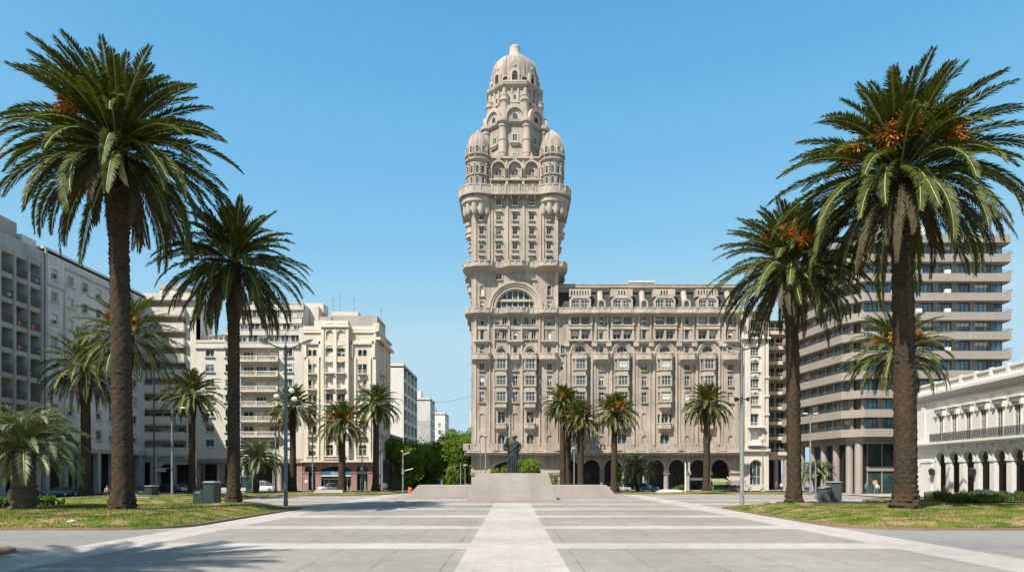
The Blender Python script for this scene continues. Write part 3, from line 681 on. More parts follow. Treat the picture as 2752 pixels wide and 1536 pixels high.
for k in range(8): g.box(.3 + 2.7 * k, .95 + 2.7 * k, .02, .7, 0, 5.6)
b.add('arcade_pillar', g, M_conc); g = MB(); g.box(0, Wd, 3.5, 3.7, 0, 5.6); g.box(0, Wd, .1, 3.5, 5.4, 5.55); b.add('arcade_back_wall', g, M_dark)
rp = MB(); rp.box(8.5, 17.4, 1.0, 6, 27.7, 30.2); b.add('roof_penthouse', rp, M_roofgrey)
ch = MB(); ch.box(14.55, 15.1, 1.2, 1.9, 30.2, 32.3); ch.box(14.45, 15.2, 1.1, 2.0, 32.3, 32.5); b.add('chimney', ch, M_roofgrey)
rp = MB(); rp.box(17.9, 20.2, .8, 5, 27.7, 29.2); b.add('roof_hut', rp, M_white)
antenna(b, 18.6, 2, 28, 2.2); b.finish(dict(roof=M_roofgrey, loggia_wall=M_greyw))
# --- 2 plain plaster block with small windows
b = Building('apartment_block', 'stained white apartment block with small square windows and dark street arcade', 'building', (XL, 78.4, 0), R(90), dict(wall=M_greyw))
Wd = 21.4; ops = []
for k in range(7):
    for j in range(8): ops.append(b.win(1.8 + 2.85 * k, 25.3 - 2.62 * j, 1.25, 1.2, 0, .3, 'two', rnd.choice([.3, .5, .5, .95, 0]), 's'))
facade(b.part('wall'), 0, Wd, 5.6, 28.4, ops); boxwalls(b, Wd, 12, 0, 28.4); parapet(b, Wd, 12, 28.4, .3)
t = b.part('trim'); t.box(-.1, Wd, -.2, 0, 5.2, 5.75); t.box(3.6, Wd, -.12, 0, 27.0, 27.25); t.box(.05, 3.4, -.1, 0, 24.35, 24.6); t.box(3.35, 3.6, -.12, 0, 5.75, 24.6)
for k in range(7): t.box(.2 + 3.3 * k, .85 + 3.3 * k, -.05, .6, 0, 5.2)
t.box(0, .3, -.15, .1, 0, 28.6)
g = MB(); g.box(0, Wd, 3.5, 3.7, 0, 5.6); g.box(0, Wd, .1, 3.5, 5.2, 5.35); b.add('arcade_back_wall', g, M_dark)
b.finish(dict(roof=M_roofgrey, trim=M_conc))
YB = 100.5; sb = FS / YB
def bx(x, ref): return (x - ref) / sb
def bz(y): return H - (y - HY) / sb
# --- 3 block with full width balcony bands
x0 = 352; Wd = bx(527, x0)
b = Building('apartment_block', 'pale apartment block with continuous solid balcony bands, half in shade', 'building', (PX(x0, YB), YB, 0), 0, dict(wall=M_pale))
boxwalls(b, Wd, 5.5, 0, bz(792)); w = b.part('wall'); w.quad((0, 1.3, 5), (Wd, 1.3, 5), (Wd, 1.3, bz(800)), (0, 1.3, bz(800)))
ends = bx(500, x0); w.box(ends, Wd, 0, 1.4, 5.0, bz(792)); w.box(0, Wd, -.6, 1.4, bz(808), bz(790))
for k in range(10):
    yt = 829 + 41.6 * k; p = MB(); p.box(0, ends, -.75, -.57, bz(yt + 21), bz(yt)); p.box(0, ends, -.75, 1.3, bz(yt + 22.5), bz(yt + 20)); p.box(0, ends, -.78, -.54, bz(yt), bz(yt - 1.5)); p.box(ends - .18, ends, -.57, 0, bz(yt + 21), bz(yt))
    b.add('balcony', p, M_pale)
    u = .5
    while u < ends - 1.4:
        b.wins.append((Matrix.Translation((u + .75, .99, bz(yt + 20))), (1.5, 1.85, 0, .3, rnd.choice(['two', 'wide']), rnd.choice([0, .3, .6, .95]), ''))); u += rnd.choice([1.65, 1.9, 2.3])
g = MB(); g.box(bx(415, x0), bx(482, x0), 1.5, 5, bz(792) - .3, bz(761)); b.add('roof_penthouse', g, M_white); g = MB(); g.box(bx(413, x0), bx(484, x0), 1.3, 5.2, bz(768), bz(760)); b.add('roof_tank_screen', g, M_roofgrey)
t = b.part('trim'); t.box(0, Wd, -.3, 0, bz(1236), bz(1224)); facade(t, 0, Wd, 0, bz(1236), [(1.6, 0, 2.4, 4.2, 0, .5), (bx(448, x0), 0, 2.1, 4.0, 1.05, .5), (bx(492, x0), 0, 2.2, 3.9, 0, .5)])
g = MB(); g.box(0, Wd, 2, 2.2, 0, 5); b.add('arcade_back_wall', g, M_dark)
m = MB(); m.add([(bx(424, x0), -1.5, bz(1264)), (bx(460, x0), -1.5, bz(1260)), (bx(460, x0), .0, bz(1255)), (bx(424, x0), .0, bz(1257))], [(0, 1, 2, 3)]); m.box(bx(424, x0), bx(460, x0), -1.52, -1.48, bz(1267), bz(1261)); b.add('awning', m, plain('faded canvas', (.6, .57, .5), .9))
b.finish(dict(roof=M_roofgrey, trim=M_conc))
# --- 4 stepped block with central balustraded balconies
x0 = 527; Wd = bx(814.5, x0); ul = bx(606, x0)
b = Building('apartment_block', 'pale stepped apartment block with a central stack of balustraded balconies', 'building', (PX(x0, YB), YB, 0), 0, dict(wall=M_pale))
w = b.part('wall'); ops = []
for k in range(7):
    y = 948 + 40.3 * k; ops.append(b.win(bx(563.5, x0), bz(y + 9.5), 1.25, 1.05, 0, .25, 'two', None, 's'))
facade(w, 0, ul, bz(1232), bz(917), ops)
w.quad((0, 0, bz(917)), (ul, 0, bz(917)), (ul, 9, bz(917)), (0, 9, bz(917))); w.quad((0, 0, 4.7), (0, 9, 4.7), (0, 9, bz(917)), (0, 0, bz(917)))
w.box(-.1, ul - .05, -.25, .02, bz(936), bz(931)); w.box(0, ul, -.08, .15, bz(920), bz(913))
ops = []
for k in range(7):
    y = 948 + 40.3 * k
    ops.append(b.win(bx(612, x0), bz(y + 10), .9, 1.1, 0, .25, 'two', None, 's')); ops.append(b.win(bx(774, x0), bz(y + 10), 1.3, 1.15, 0, .25, 'two', None, 'sf'))
ops.append((bx(694, x0), bz(1232) + .9, bx(752, 640), bz(932) - bz(1232) - .9, 0, 1.0))
facade(w, ul, Wd, bz(1232), bz(934), ops)
w.quad((bx(640, x0), 1.0, bz(1232)), (bx(750, x0), 1.0, bz(1232)), (bx(750, x0), 1.0, bz(930)), (bx(640, x0), 1.0, bz(930)))
for k in range(7):
    y = 957.5 + 40.3 * k; c0, c1 = bx(640, x0), bx(749, x0); p = MB()
    if k < 6:
        p.box(c0, c1, -.85, 1.0, bz(y + 15.5), bz(y + 13)); path = [(c0, .3), (c0, -.8), (c1, -.8), (c1, .3)]
        pp = [(c0, .3), (c0, -.8)] + [(c0 + (c1 - c0) * i / 20, -.8) for i in range(1, 20)] + [(c1, -.8), (c1, .3)]
        balusters(p, pp, bz(y + 14), bz(y), .2, .09)
        for q in (0, .5, 1): uu = c0 + (c1 - c0) * q; p.box(uu - .14, uu + .14, -.86, -.5, bz(y + 14), bz(y - .5))
        b.add('balcony', p, M_pale)
    zz = bz(y + 13) if k < 6 else bz(1205)
    for q, ww in ((.2, 1.5), (.52, 1.6), (.83, 1.3)): b.wins.append((Matrix.Translation((c0 + (c1 - c0) * q, .68, zz)), (ww, 1.55 if k < 6 else 1.1, 0, .3, rnd.choice(['two', 'wide']), rnd.choice([0, 0, .4, .95]), '')))
p = MB(); p.box(c0, c1, -.1, .1, bz(1224), bz(1206)); b.add('balcony', p, M_pale)
u0, u1 = bx(603, x0), bx(805, x0)
for k, (yt, yb) in enumerate(((919, 934), (883, 898), (847, 863), (806, 823))):
    v = .75 * k; w.box(u0, u1, v - .3, v + .1, bz(yb), bz(yt)); w.box(u0, u1, v - .36, v + .1, bz(yt + 1.5), bz(yt - .5))
    w.quad((u0, v - .3, bz(yt + 4)), (u1, v - .3, bz(yt + 4)), (u1, v + 1.4, bz(yt + 4)), (u0, v + 1.4, bz(yt + 4)))
    if k < 3:
        w.quad((u0, v + .75, bz(yt)), (u1, v + .75, bz(yt)), (u1, v + .75, bz(yt - 26)), (u0, v + .75, bz(yt - 26)))
        n = 7
        for i in range(n): uu = u0 + (u1 - u0) * (i + .5) / n; b.wins.append((Matrix.Translation((uu, v + .48, bz(yt - 3))), (rnd.choice([1.2, 1.45, .7]), 1.05 if k < 2 else 1.15, 0, .26, 'two', rnd.choice([0, 0, .4, .95]), '')))
w.quad((u1, -.3, bz(934)), (u1, 9, bz(934)), (u1, 9, bz(806)), (u1, 2.2, bz(806))); w.box(bx(803, x0), bx(814.4, x0), 0.02, 9, 4, bz(880)); w.quad((u0, 2.2, bz(806)), (u1, 2.2, bz(806)), (u1, 9, bz(806)), (u0, 9, bz(806))); w.quad((u0, -.3, bz(934)), (u0, 9, bz(934)), (u0, 9, bz(806)), (u0, 2.2, bz(806)))
w.box(bx(806, x0), bx(830, x0), 5.0, 9.5, bz(900), bz(800)); w.quad((Wd, 0, 0), (Wd, 9, 0), (Wd, 9, bz(880)), (Wd, 0, bz(880)))
g = MB(); g.box(bx(765, x0), bx(838, x0), 6.2, 9, bz(812), bz(786)); b.add('roof_penthouse', g, M_pale)
g = MB(); g.box(bx(548, x0), bx(590, x0), 1.5, 4, bz(897), bz(895)); [g.box(bx(x, x0) - .05, bx(x, x0) + .05, 1.5, 1.6, bz(917), bz(897)) for x in (549, 575, 589)]; g.box(bx(556, x0), bx(576, x0), 2.4, 4, bz(917), bz(904)); g.add([(bx(546, x0), 1.3, bz(898)), (bx(592, x0), 1.3, bz(893)), (bx(592, x0), 4.2, bz(889)), (bx(546, x0), 4.2, bz(894))], [(0, 1, 2, 3)]); b.add('roof_pergola', g, M_white)
t = b.part('trim'); t.box(-.05, Wd, -.35, .02, bz(1243), bz(1232)); t.box(0, Wd, -.1, .6, bz(1246), bz(1232))
for x in (531, 595, 640, 742, 806): t.box(bx(x, x0) - .45, bx(x, x0) + .35, -.05, .6, 0, bz(1240))
for x in (588, 655, 750): g = MB(); g.lathe(bx(x, x0), .3, [(.42, 0), (.4, .15), (.36, 4.1)], 14); b.add('column', g, M_conc, 40)
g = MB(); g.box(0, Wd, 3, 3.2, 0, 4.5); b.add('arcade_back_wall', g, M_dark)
antenna(b, bx(775, x0), 7, bz(786), 2.4); b.finish(dict(roof=M_roofgrey, trim=stone('brown stone base', (.36, .26, .21), .4, .7)))
# --- 5 cream corner block with central bay and pink granite base
x0 = 815; Wd = bx(1010, x0)
b = Building('corner_building', 'cream plaster corner block with stepped parapet, pink granite ground floor and blue shop sign', 'building', (PX(x0, YB), YB, 0), 0, dict(wall=M_cream, pane=M_glassd))
w = b.part('wall'); ops = []; c0, c1 = bx(867, x0), bx(940, x0); zb = bz(1240)
rows = [946, 989, 1031, 1072, 1114, 1156]
for i, y in enumerate(rows):
    for x in (832, 845, 967.5, 980):
        if i == 0: ops.append(b.win(bx(x, x0), bz(956), .6, .95, .26, .35, 'slit', 0, ''))
        else: ops.append(b.win(bx(x, x0), bz(y + 14), .6, 1.4, 0, .35, 'slit', None, ''))
for x in (838, 974): ops.append(b.win(bx(x, x0), bz(1224), 1.15, 1.6, 0, .35, 'cross', None, ''))
facade(w, 0, c0, zb, bz(884), [o for o in ops if o[0] < c0]); facade(w, c1, Wd, zb, bz(884), [o for o in ops if o[0] > c1])
cop = []; b.T = w.T = Matrix.Translation((0, -.7, 0))
for i, y in enumerate(rows):
    for x in (889, 919): cop.append(b.win(bx(x, x0), bz(y + 13), 1.22, 1.5 if i else 1.25, .35 if i == 0 else 0, .45, 'two' if i % 2 else 'cross', None, ''))
for x in (889, 919): cop.append(b.win(bx(x, x0), bz(1224), 1.05, 1.6, 0, .4, 'cross', None, '')); cop.append((bx(x, x0), bz(917), 1.0, 1.45, .4, .15)); w.quad(*[(bx(x, x0) + a * .5, .15, z) for a, z in ((-1, bz(917)), (1, bz(917)), (1, bz(890)), (-1, bz(890)))])
facade(w, c0, c1, zb, bz(876), cop); w.T = Matrix()
for u in (c0, c1): w.quad((u, -.7, zb), (u, .1, zb), (u, .1, bz(870)), (u, -.7, bz(870)))
t = b.part('trim'); t.T = b.T; t.box(c0 - .1, c1 + .1, -.35, .02, bz(882), bz(877)); t.box(c0 + .1, c1 - .1, -.05, 1.5, bz(877), bz(864)); t.box(c0 + .5, (c0 + c1) / 2 - .3, -.12, 0, bz(872), bz(868)); t.box((c0 + c1) / 2 + .3, c1 - .5, -.12, 0, bz(872), bz(868))
t.box((c0 + c1) / 2 - .25, (c0 + c1) / 2 + .25, -.16, .01, bz(1232), bz(888)); t.box(c0, c0 + .4, -.14, .01, zb, bz(886)); t.box(c1 - .4, c1, -.14, .01, zb, bz(886))
for x in (889, 919):
    t.arch_ring(bx(x, x0), bz(937), .5, .66, -.1, .01, 10, .8); t.box(bx(x, x0) - .75, bx(x, x0) + .75, -.08, .01, bz(928), bz(926)); t.arch_ring(bx(x, x0), bz(970), .4, .52, -.1, .01, 8, -.5)
    t.box(bx(x, x0) - .7, bx(x, x0) + .7, -.2, .01, bz(1226), bz(1224)); t.arch_ring(bx(x, x0), bz(895), .45, .62, -.12, .01, 8, .7)
t.T = b.T = Matrix()
for a, e in ((0, c0), (c1, Wd)):
    t.box(a + .25, e - .25, -.3, .02, bz(925), bz(917)); t.box(a + .1, a + .5, -.3, .02, bz(960), bz(915)); t.box(e - .5, e - .1, -.3, .02, bz(960), bz(915)); t.box(a, e, -.2, .02, bz(894), bz(890)); t.box(a, e, -.05, .3, bz(886), bz(876))
    for q in (.22, .78): uu = a + (e - a) * q; t.box(uu - .14, uu + .14, -.22, .01, zb, bz(960))
t.box(-.1, Wd + .1, -.95, .02, bz(1241), bz(1236)); t.box(Wd - .3, Wd + .02, -.1, .3, zb, bz(880))
for i, y in enumerate(rows[1:]):
    for x, v, hw in ((838.5, 0, .62), (973.5, 0, .62), (889, -.7, .68), (919, -.7, .68)):
        u = bx(x, x0); p = MB(); p.box(u - hw, u + hw, v - .55, v + .02, bz(y + 17), bz(y + 14.5)); rail(p, u - hw, u + hw, v - .52, bz(y + 14.5), bz(y + 6), 6); p.box(u - hw * .7, u + hw * .7, v - .3, v, bz(y + 19.5), bz(y + 17))
        b.add('balcony', p, M_cream)
for x, v in ((838, 0), (974, 0), (889, -.7), (919, -.7)):
    p = MB(); u = bx(x, x0); p.box(u - .85, u + .85, v - .35, v, bz(1235), bz(1233)); p.box(u - .85, u + .85, v - .38, v, bz(1227), bz(1225)); [p.box(u - .7 + .2 * i - .05, u - .7 + .2 * i + .05, v - .3, v - .2, bz(1233), bz(1227)) for i in range(8)]; b.add('balcony', p, M_cream)
# street side of the corner block
b.T = w.T = t.T = side((Wd, 0, 0), R(90)); ops = []
for i, y in enumerate(rows + [1198]):
    for u in (2.3, 4.3, 7.4, 9.4): ops.append(b.win(u, bz(y + 13), .75, 1.5, .3 if i < 2 else 0, .3, 'two', None, 's'))
facade(w, 0, 11.6, zb, bz(884), ops)
for u in (1.3, 3.3, 5.4, 6.3, 8.4, 10.6): t.box(u - .16, u + .16, -.25, .01, zb + .5, bz(900))
t.box(-.1, 11.6, -.7, .01, bz(912), bz(905)); t.box(-.1, 11.6, -.4, .01, bz(890), bz(884))
for y in (985, 1068, 1150):
    m = MB(); m.T = b.T; m.box(1.4, 5.2, -.8, 0, bz(y + 16), bz(y + 13)); rail(m, 1.4, 5.2, -.78, bz(y + 13), bz(y + 5), 14); b.add('balcony', m, M_cream)
b.T = w.T = t.T = Matrix()
boxwalls(b, Wd, 11.6, zb, bz(884), skip=('r',))
for n, (xa, xb, ya, yb, v0, v1, mt) in enumerate(((862, 937, 875, 811, 6, 9, M_cream), (872, 1002, 884, 834, 3.2, 10, M_roofgrey), (843, 876, 884, 838, 3.0, 6, M_roofgrey), (842, 872, 884, 858, .4, 3, M_cream), (998, 1036, 912, 863, 1.0, 6, M_cream))):
    g = MB(); g.box(bx(xa, x0), min(bx(xb, x0), Wd + .3), v0, v1, bz(ya), bz(yb)); b.add('roof_block', g, mt)
for x, h in ((862, 2.5), (882, 3), (922, 2.6), (1000, 2.2)): antenna(b, bx(x, x0), 7, bz(834 if x > 990 else 811), h)
gb = b.part('granite_base'); facade(gb, 0, Wd, 0, zb, [(bx(834, x0), 0, bx(850, 818), bz(1254), 0, .8), (bx(903, x0), 0, bx(946, 860), bz(1252), .75, .8), (bx(973, x0), 0, bx(990, 957), bz(1250), .8, .8)])
gb.quad((Wd, 0, 0), (Wd, 11.6, 0), (Wd, 11.6, zb), (Wd, 0, zb)); gb.quad((0, 0, 0), (0, 8, 0), (0, 8, zb), (0, 0, zb))
for x in (822, 856, 952, 996): gb.box(bx(x, x0) - .42, bx(x, x0) + .42, -.14, .01, 0, bz(1270)); gb.box(bx(x, x0) - .5, bx(x, x0) + .5, -.22, .01, bz(1270), bz(1267))
g = MB(); g.box(.2, Wd - .2, .85, 1.0, 0, zb - .3); so = b.add('shopfront', g, M_glassd); g = MB()
for x in (868, 880, 912, 930, 940, 966, 978): g.box(bx(x, x0) - .05, bx(x, x0) + .05, .75, .86, 0, bz(1284))
g.box(bx(860, x0), bx(946, x0), .72, .86, bz(1287), bz(1284)); g.box(bx(957, x0), bx(990, x0), .3, .8, bz(1272), bz(1266)); b.add('frame', g, plain('pale shop frame', (.5, .49, .42), .6), parent=so)
g = MB(); g.prism([(bx(862, x0), bz(1275)), (bx(946, x0), bz(1275)), (bx(946, x0), bz(1266.5)), (bx(920, x0), bz(1265)), (bx(890, x0), bz(1264)), (bx(866, x0), bz(1266))], -.12, .1)
sg = b.add('shop_sign', g, plain('blue sign face', (.03, .13, .34), .4)); g = MB(); g.box(bx(862, x0), bx(946, x0), -.14, .1, bz(1279), bz(1275.5)); b.add('trim', g, plain('ivory sign trim', (.66, .62, .48), .5), parent=sg)
def text(s, parent, loc, size, mat, rot=(R(90), 0, 0)):
    c = bpy.data.curves.new('lettering', 'FONT'); c.body = s; c.size = size; c.extrude = .01; c.align_x = 'CENTER'; c.shear = .2
    o = bpy.data.objects.new('lettering', c); COL.objects.link(o); o.data.materials.append(mat); me = bpy.data.meshes.new_from_object(o); bpy.data.objects.remove(o); o = link('lettering', me, parent, loc); o.rotation_euler = rot; return o
text('Altrones', sg, (bx(905, x0), -.14, bz(1273.5)), .5, plain('white lettering', (.8, .8, .78), .5))
b.finish(dict(roof=M_roofgrey, trim=stone('cream trim', (.75, .665, .56), .25, .9), granite_base=M_pink))
# --- buildings down the avenue, left side
def avenue(name, label, y0, dep, x_l, z1, wm, floors, cols, dark=False, mats=None, fw=0, sv=0):
    b = Building(name, label, 'building', (x_l, y0, 0), 0, dict(wall=wm, **(mats or {}))); Wd = -20 - x_l; ops = []
    b.T = side((Wd, 0, 0), R(90)); w = b.part('wall'); w.T = b.T; dz = (z1 - 4.5) / floors
    for j in range(floors):
        for i in range(cols):
            u = dep * (i + .5) / cols; ops.append(b.win(u, 4.6 + dz * j + .3, dep / cols * (.8 if dark else .5), dz * (.75 if dark else .55), 0, .6 if dark else .25, 'two', None, '' if dark else 's'))
    facade(w, 0, dep, 0, z1, ops); b.T = w.T = Matrix(); ops = []
    for j in range(fw): ops.append(b.win(Wd - 1.6, 6 + (z1 - 8) / max(fw, 1) * j, .8, 1.3, 0, .25, 'two', None, ''))
    facade(w, 0, Wd, 0, z1, ops); boxwalls(b, Wd, dep, 0, z1, skip=('r',)); parapet(b, Wd, dep, z1, .5)
    return b
b = avenue('corner_shop', 'low dark green shop building beside the avenue trees', 112.2, 13, -27, 8.6, stone('dark green tiles', (.045, .10, .075), .3, .5), 2, 5, mats=dict(blind=plain('yellow blind', (.62, .53, .25), .8)))
b.T = side((7, 0, 0), R(90)); g = MB(); g.T = b.T
for i in range(5): g.box(1 + i * 2.4, 1.35 + i * 2.4, -.16, -.02, 5.0, 6.6); g.box(1.5 + i * 2.4, 1.85 + i * 2.4, -.16, -.02, 2.9, 4.2)
b.add('sign_panel', g, plain('yellow sign panel', (.62, .53, .25), .8)); g = MB(); g.T = b.T; g.box(2, 3, -.3, -.1, 2.0, 2.8); b.add('sign_panel', g, plain('red sign panel', (.5, .08, .04), .6)); b.finish(dict(roof=M_roofgrey))
b = avenue('apartment_block', 'tall white avenue block with a dark gridded side, nearest behind the cream corner', 126, 18, -28, 22.4, M_white, 7, 4, True, dict(trim=M_conc)); b.finish(dict(roof=M_roofgrey))
b = avenue('apartment_block', 'white avenue block with grey lower walls, second down the street', 167, 10, -29, 20.6, stone('white grey render', (.62, .59, .56), .3), 7, 3); g = MB(); g.box(2.5, 6.5, 2, 5, 20, 23); b.add('roof_penthouse', g, M_white)
g = MB(); g.box(0, 9.02, -.05, 0, 0, 15.5); b.add('cladding', g, M_conc); b.finish(dict(roof=M_roofgrey))
b = avenue('apartment_block', 'slim white avenue tower with one column of windows, farthest down the street', 204, 12, -27, 20.3, M_white, 7, 4, fw=6); g = MB(); g.box(.5, 4, 1, 5, 20, 22.4); b.add('roof_penthouse', g, M_white); b.finish(dict(roof=M_roofgrey))
b = avenue('apartment_block', 'blue grey sliver of a distant tower at the avenue end', 232, 14, -26, 17.5, stone('blue grey render', (.34, .36, .38), .2), 6, 4); b.finish(dict(roof=M_roofgrey))
b = Building('apartment_block', 'white rendered house front peeping out left of the landmark tower', 'building', (-7.3, 118, 0), 0, dict(wall=M_white)); ops = []
for j in range(4): ops.append(b.win(2.5, 2.5 + 2.8 * j, 1, 1.5, 0, .25, 'two', None, 's'))
facade(b.part('wall'), 0, 12, 0, 13.4, ops); boxwalls(b, 12, 10, 0, 13.4); b.finish(dict(roof=M_roofgrey))
# --- right of the landmark: narrow ornate house
x0 = 1990; Dn = 102.0; sn = FS / Dn; nz = lambda y: H - (y - HY) / sn; nu = lambda x: (x - x0) / sn
b = Building('narrow_house', 'narrow ornate white house with one window column and a tall arched door', 'building', (PX(x0, Dn), Dn, 0), 0, dict(wall=M_pale)); w, t = b.part('wall'), b.part('trim'); ops = []
Wd = nu(2066)
for y in (943, 985, 1029, 1075): ops.append(b.win(nu(2028), nz(y + 12), 1.35, 1.35, 0, .35, 'grid', None, 's'))
for y in (1127, 1172): ops.append(b.win(nu(2028), nz(y + 17), 1.25, 1.85, 0, .35, 'two', None, ''))
for y in (905, 870): ops.append(b.win(nu(2028), nz(y + 10), 1.3, 1.2, 0, .3, 'two', None, 's'))
ops.append(b.win(nu(2031), .5, 1.75, 4.1, .87, .5, 'grid', 0, ''))
facade(w, 0, Wd, 0, nz(835), ops); boxwalls(b, Wd, 12, 0, nz(835))
for u in (.25, nu(2012), nu(2050), Wd - .3): t.box(u - .22, u + .22, -.2, .01, 6.6, nz(850))
t.arch_ring(nu(2031), 3.73, .9, 1.15, -.12, .01, 14, 1, 3.2); t.box(-.1, Wd + .1, -.45, .01, nz(1212), nz(1205)); t.box(-.1, Wd + .1, -.6, .01, nz(912), nz(907)); t.box(0, Wd, -.5, .01, nz(838), nz(832))
for y in (960, 1003, 1047): t.box(nu(2018), nu(2038), -.1, .01, nz(y + 9), nz(y + 1)); t.ball((nu(2028), -.1, nz(y + 5)), .22, 7)
for y in (905, 1010, 1060, 1110): t.box(Wd - .75, Wd, -.35, .01, nz(y + 6), nz(y))
for y in (1144, 1192):
    p = MB(); p.box(nu(2008), nu(2052), -.8, .01, nz(y + 5), nz(y)); p.box(nu(2010), nu(2050), -.75, -.65, nz(y), nz(y - 8)) if y > 1150 else rail(p, nu(2012), nu(2046), -.75, nz(y), nz(y - 10), 14); b.add('balcony', p, M_white)
b.finish(dict(roof=M_roofgrey, trim=M_pale))
# --- slim block of open balconies in the gap
x0 = 2056; Dn = 105.5; sn = FS / Dn; Wd = (2120 - x0) / sn
b = Building('apartment_block', 'slim cream block of planted open balconies between the narrow house and banded block', 'building', (PX(x0, Dn), Dn, 0), 0, dict(wall=M_cream)); w = b.part('wall')
w.quad((0, 1.4, 5), (Wd, 1.4, 5), (Wd, 1.4, 26), (0, 1.4, 26)); boxwalls(b, Wd, 8, 5, 26.5); M_pot = leafmat('pot plants', (.05, .10, .02), (.10, .16, .04), .6, 0)
for k in range(9):
    z = 5.6 + 2.32 * k; p = MB(); p.box(.0, Wd, -.5, 1.4, z - .18, z); rail(p, 0, Wd, -.48, z, z + .75, 10); p.box(0, Wd, -.55, -.45, z - .2, z + .32); p.box(0, .25, -.5, 1.4, z, z + 2.2); b.add('balcony', p, M_cream)
    for u in (1.3, 2.8): b.wins.append((Matrix.Translation((u, 1.07, z)), (1.3, 1.9, 0, .3, 'two', 0, '')))
    for u in ((.9, 2.2, 3.0) if k < 4 else ()):
        g = MB()
        for q in range(40):
            c = Vector((u + rnd.gauss(0, .2), -.2 + rnd.gauss(0, .12), z + .45 + rnd.gauss(0, .22))); e = Vector((rnd.uniform(-1, 1), rnd.uniform(-1, 1), rnd.uniform(-1, 1))) * .12; f = Vector((rnd.uniform(-1, 1), rnd.uniform(-1, 1), rnd.uniform(-1, 1))) * .12
            g.add([c - e, c - f, c + e, c + f], [(0, 1, 2, 3)])
        b.add('pot_plant', g, M_pot)
for u in (.35, 1.75, 3.2): g = MB(); g.lathe(u, .2, [(.36, 0), (.34, 4.9)], 12); b.add('column', g, M_granite, 40)
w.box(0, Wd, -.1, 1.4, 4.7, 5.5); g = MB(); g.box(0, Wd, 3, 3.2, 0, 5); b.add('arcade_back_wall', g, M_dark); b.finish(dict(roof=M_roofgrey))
# --- the big block with continuous concrete bands
b = Building('banded_block', 'large concrete block with wraparound balcony bands and dark ribbon windows on round columns', 'building', (44.2, 88, 0), 0, dict(wall=M_band, pane=M_glassb, frame=plain('dark window frame', (.09, .09, .09), .5)))
FL = Vector((42.5 - 44.2, 17)); Wf = PX(2705, 88) - 44.2; w = b.part('wall')
def bpath(e): return [(FL.x - e, FL.y), (-1.3 * .1 - e, 1.3), (.8, -e), (Wf - .35 + e * .3, -e), (Wf + e * .3, .35), (Wf + e * .3, 14)]
for k in range(11):
    z1 = 33.05 - 2.475 * k; p = MB(); e = .9 + .012 * k
    p.ribbon(bpath(e), z1 - 1.02, z1, .22); p.loft(bpath(e), z1 - 1.02, bpath(-1.2), z1 - 1.02); p.loft(bpath(e), z1 - .35 if k else z1 - .1, bpath(-1.2), z1 - .35 if k else z1 - .1)
    b.add('balcony', p, M_band)
    if k == 10: continue
    zf = z1 - 2.475; ch = 1.46
    # front: piers between windows, then an open corner balcony
    span = Wf - 2.9; n = 7
    for i in range(n):
        c = .9 + span * (i + .5) / n; b.wins.append((Matrix.Translation((c, .1, zf + .12)), (span / n * .74, 1.26, 0, .12, 'wide', rnd.choice([0, 0, 0, .4]), '')))
        a0 = c - span / n * .5; w.box(a0 - .02, a0 + span / n * .13, .0, .3, zf - .05, zf + ch); w.box(a0 + span / n * .87, a0 + span / n + .02, 0, .3, zf - .05, zf + ch)
    w.box(.9, .9 + span, .05, .3, zf - .3, zf + .12)
    b.wins.append((Matrix.Translation((Wf - 1.35, .55, zf - .3)), (2.4, 1.75, 0, .12, 'wide', 0, '')))
    w.box(Wf - 2.2, Wf - 2.05, 0, 1.2, zf - .3, zf + ch); r = MB(); rail(r, Wf - 2.0, Wf + .25, -.75, zf + .02, zf + .42, 4); r.box(Wf + .2, Wf + .25, -.75, 2.5, zf + .36, zf + .42); b.add('railing', r, M_rail)
    # side facing the square
    b.T = side((FL.x, FL.y, 0), math.atan2(-FL.y, -FL.x)); L = FL.length - 1.2; n = 8; sw_ = MB(); sw_.T = b.T
    for i in range(n):
        c = L * (i + .5) / n; b.wins.append((b.T @ Matrix.Translation((c, .3, zf - .25)), (L / n * .8, 1.66, 0, .12, rnd.choice(['wide', 'two']), rnd.choice([0, 0, .4]), '')))
        sw_.box(c + L / n * .4, c + L / n * .6, .2, .5, zf - .3, zf + ch)
    w.v += sw_.v; o_ = len(w.v) - len(sw_.v); w.f += [tuple(q + o_ for q in f) for f in sw_.f]; w.m += sw_.m
    r = MB(); r.T = b.T; rail(r, 0, L, -.78, zf + .02, zf + .42, 22); b.add('railing', r, M_rail); b.T = Matrix()
    if k in (1, 2, 3, 5, 7):
        for uu in ((4.5, 7.6)[k % 2], 11.3): a = MB(); a.box(uu, uu + .7, -.6, -.25, zf + .0, zf + .55); a.box(uu + .1, uu + .45, -.62, -.6, zf + .08, zf + .48); b.add('air_conditioner', a, M_ac)
w.vprism([(Wf - .1, 1.5), (Wf - .1, 14), (FL.x + 1, 17), (.9, 1.2)], 7.2, 33); w.v = w.v; core = None
b.mb['roof'] = MB(); b.mb['roof'].add([(x, y, 32.6) for x, y in bpath(.5)], [(0, 1, 2, 3, 4, 5)])
g = MB(); g.box(5, 12, 5, 11, 32, 36.5); b.add('roof_penthouse', g, M_white)
for i in range(6): g = MB(); d = FL.normalized() * (1.5 + i * 3.0); g.lathe(d.x + .2, d.y, [(.46, 0), (.46, 6.7)], 18); b.add('column', g, M_granite, 40)
g = MB(); g.lathe(.7, .4, [(.5, 0), (.5, 6.7)], 18); b.add('column', g, M_granite, 40)
for i in range(3): g = MB(); g.lathe(6.5 + 5 * i, .4, [(.46, 0), (.46, 6.7)], 16); b.add('column', g, M_granite, 40)
g = MB(); g.vprism([(2.2, 1.5), (Wf, 1.5), (Wf, 14), (FL.x + 4, 17)], 0, 6.9); so = b.add('shopfront', g, M_glassd); g = MB()
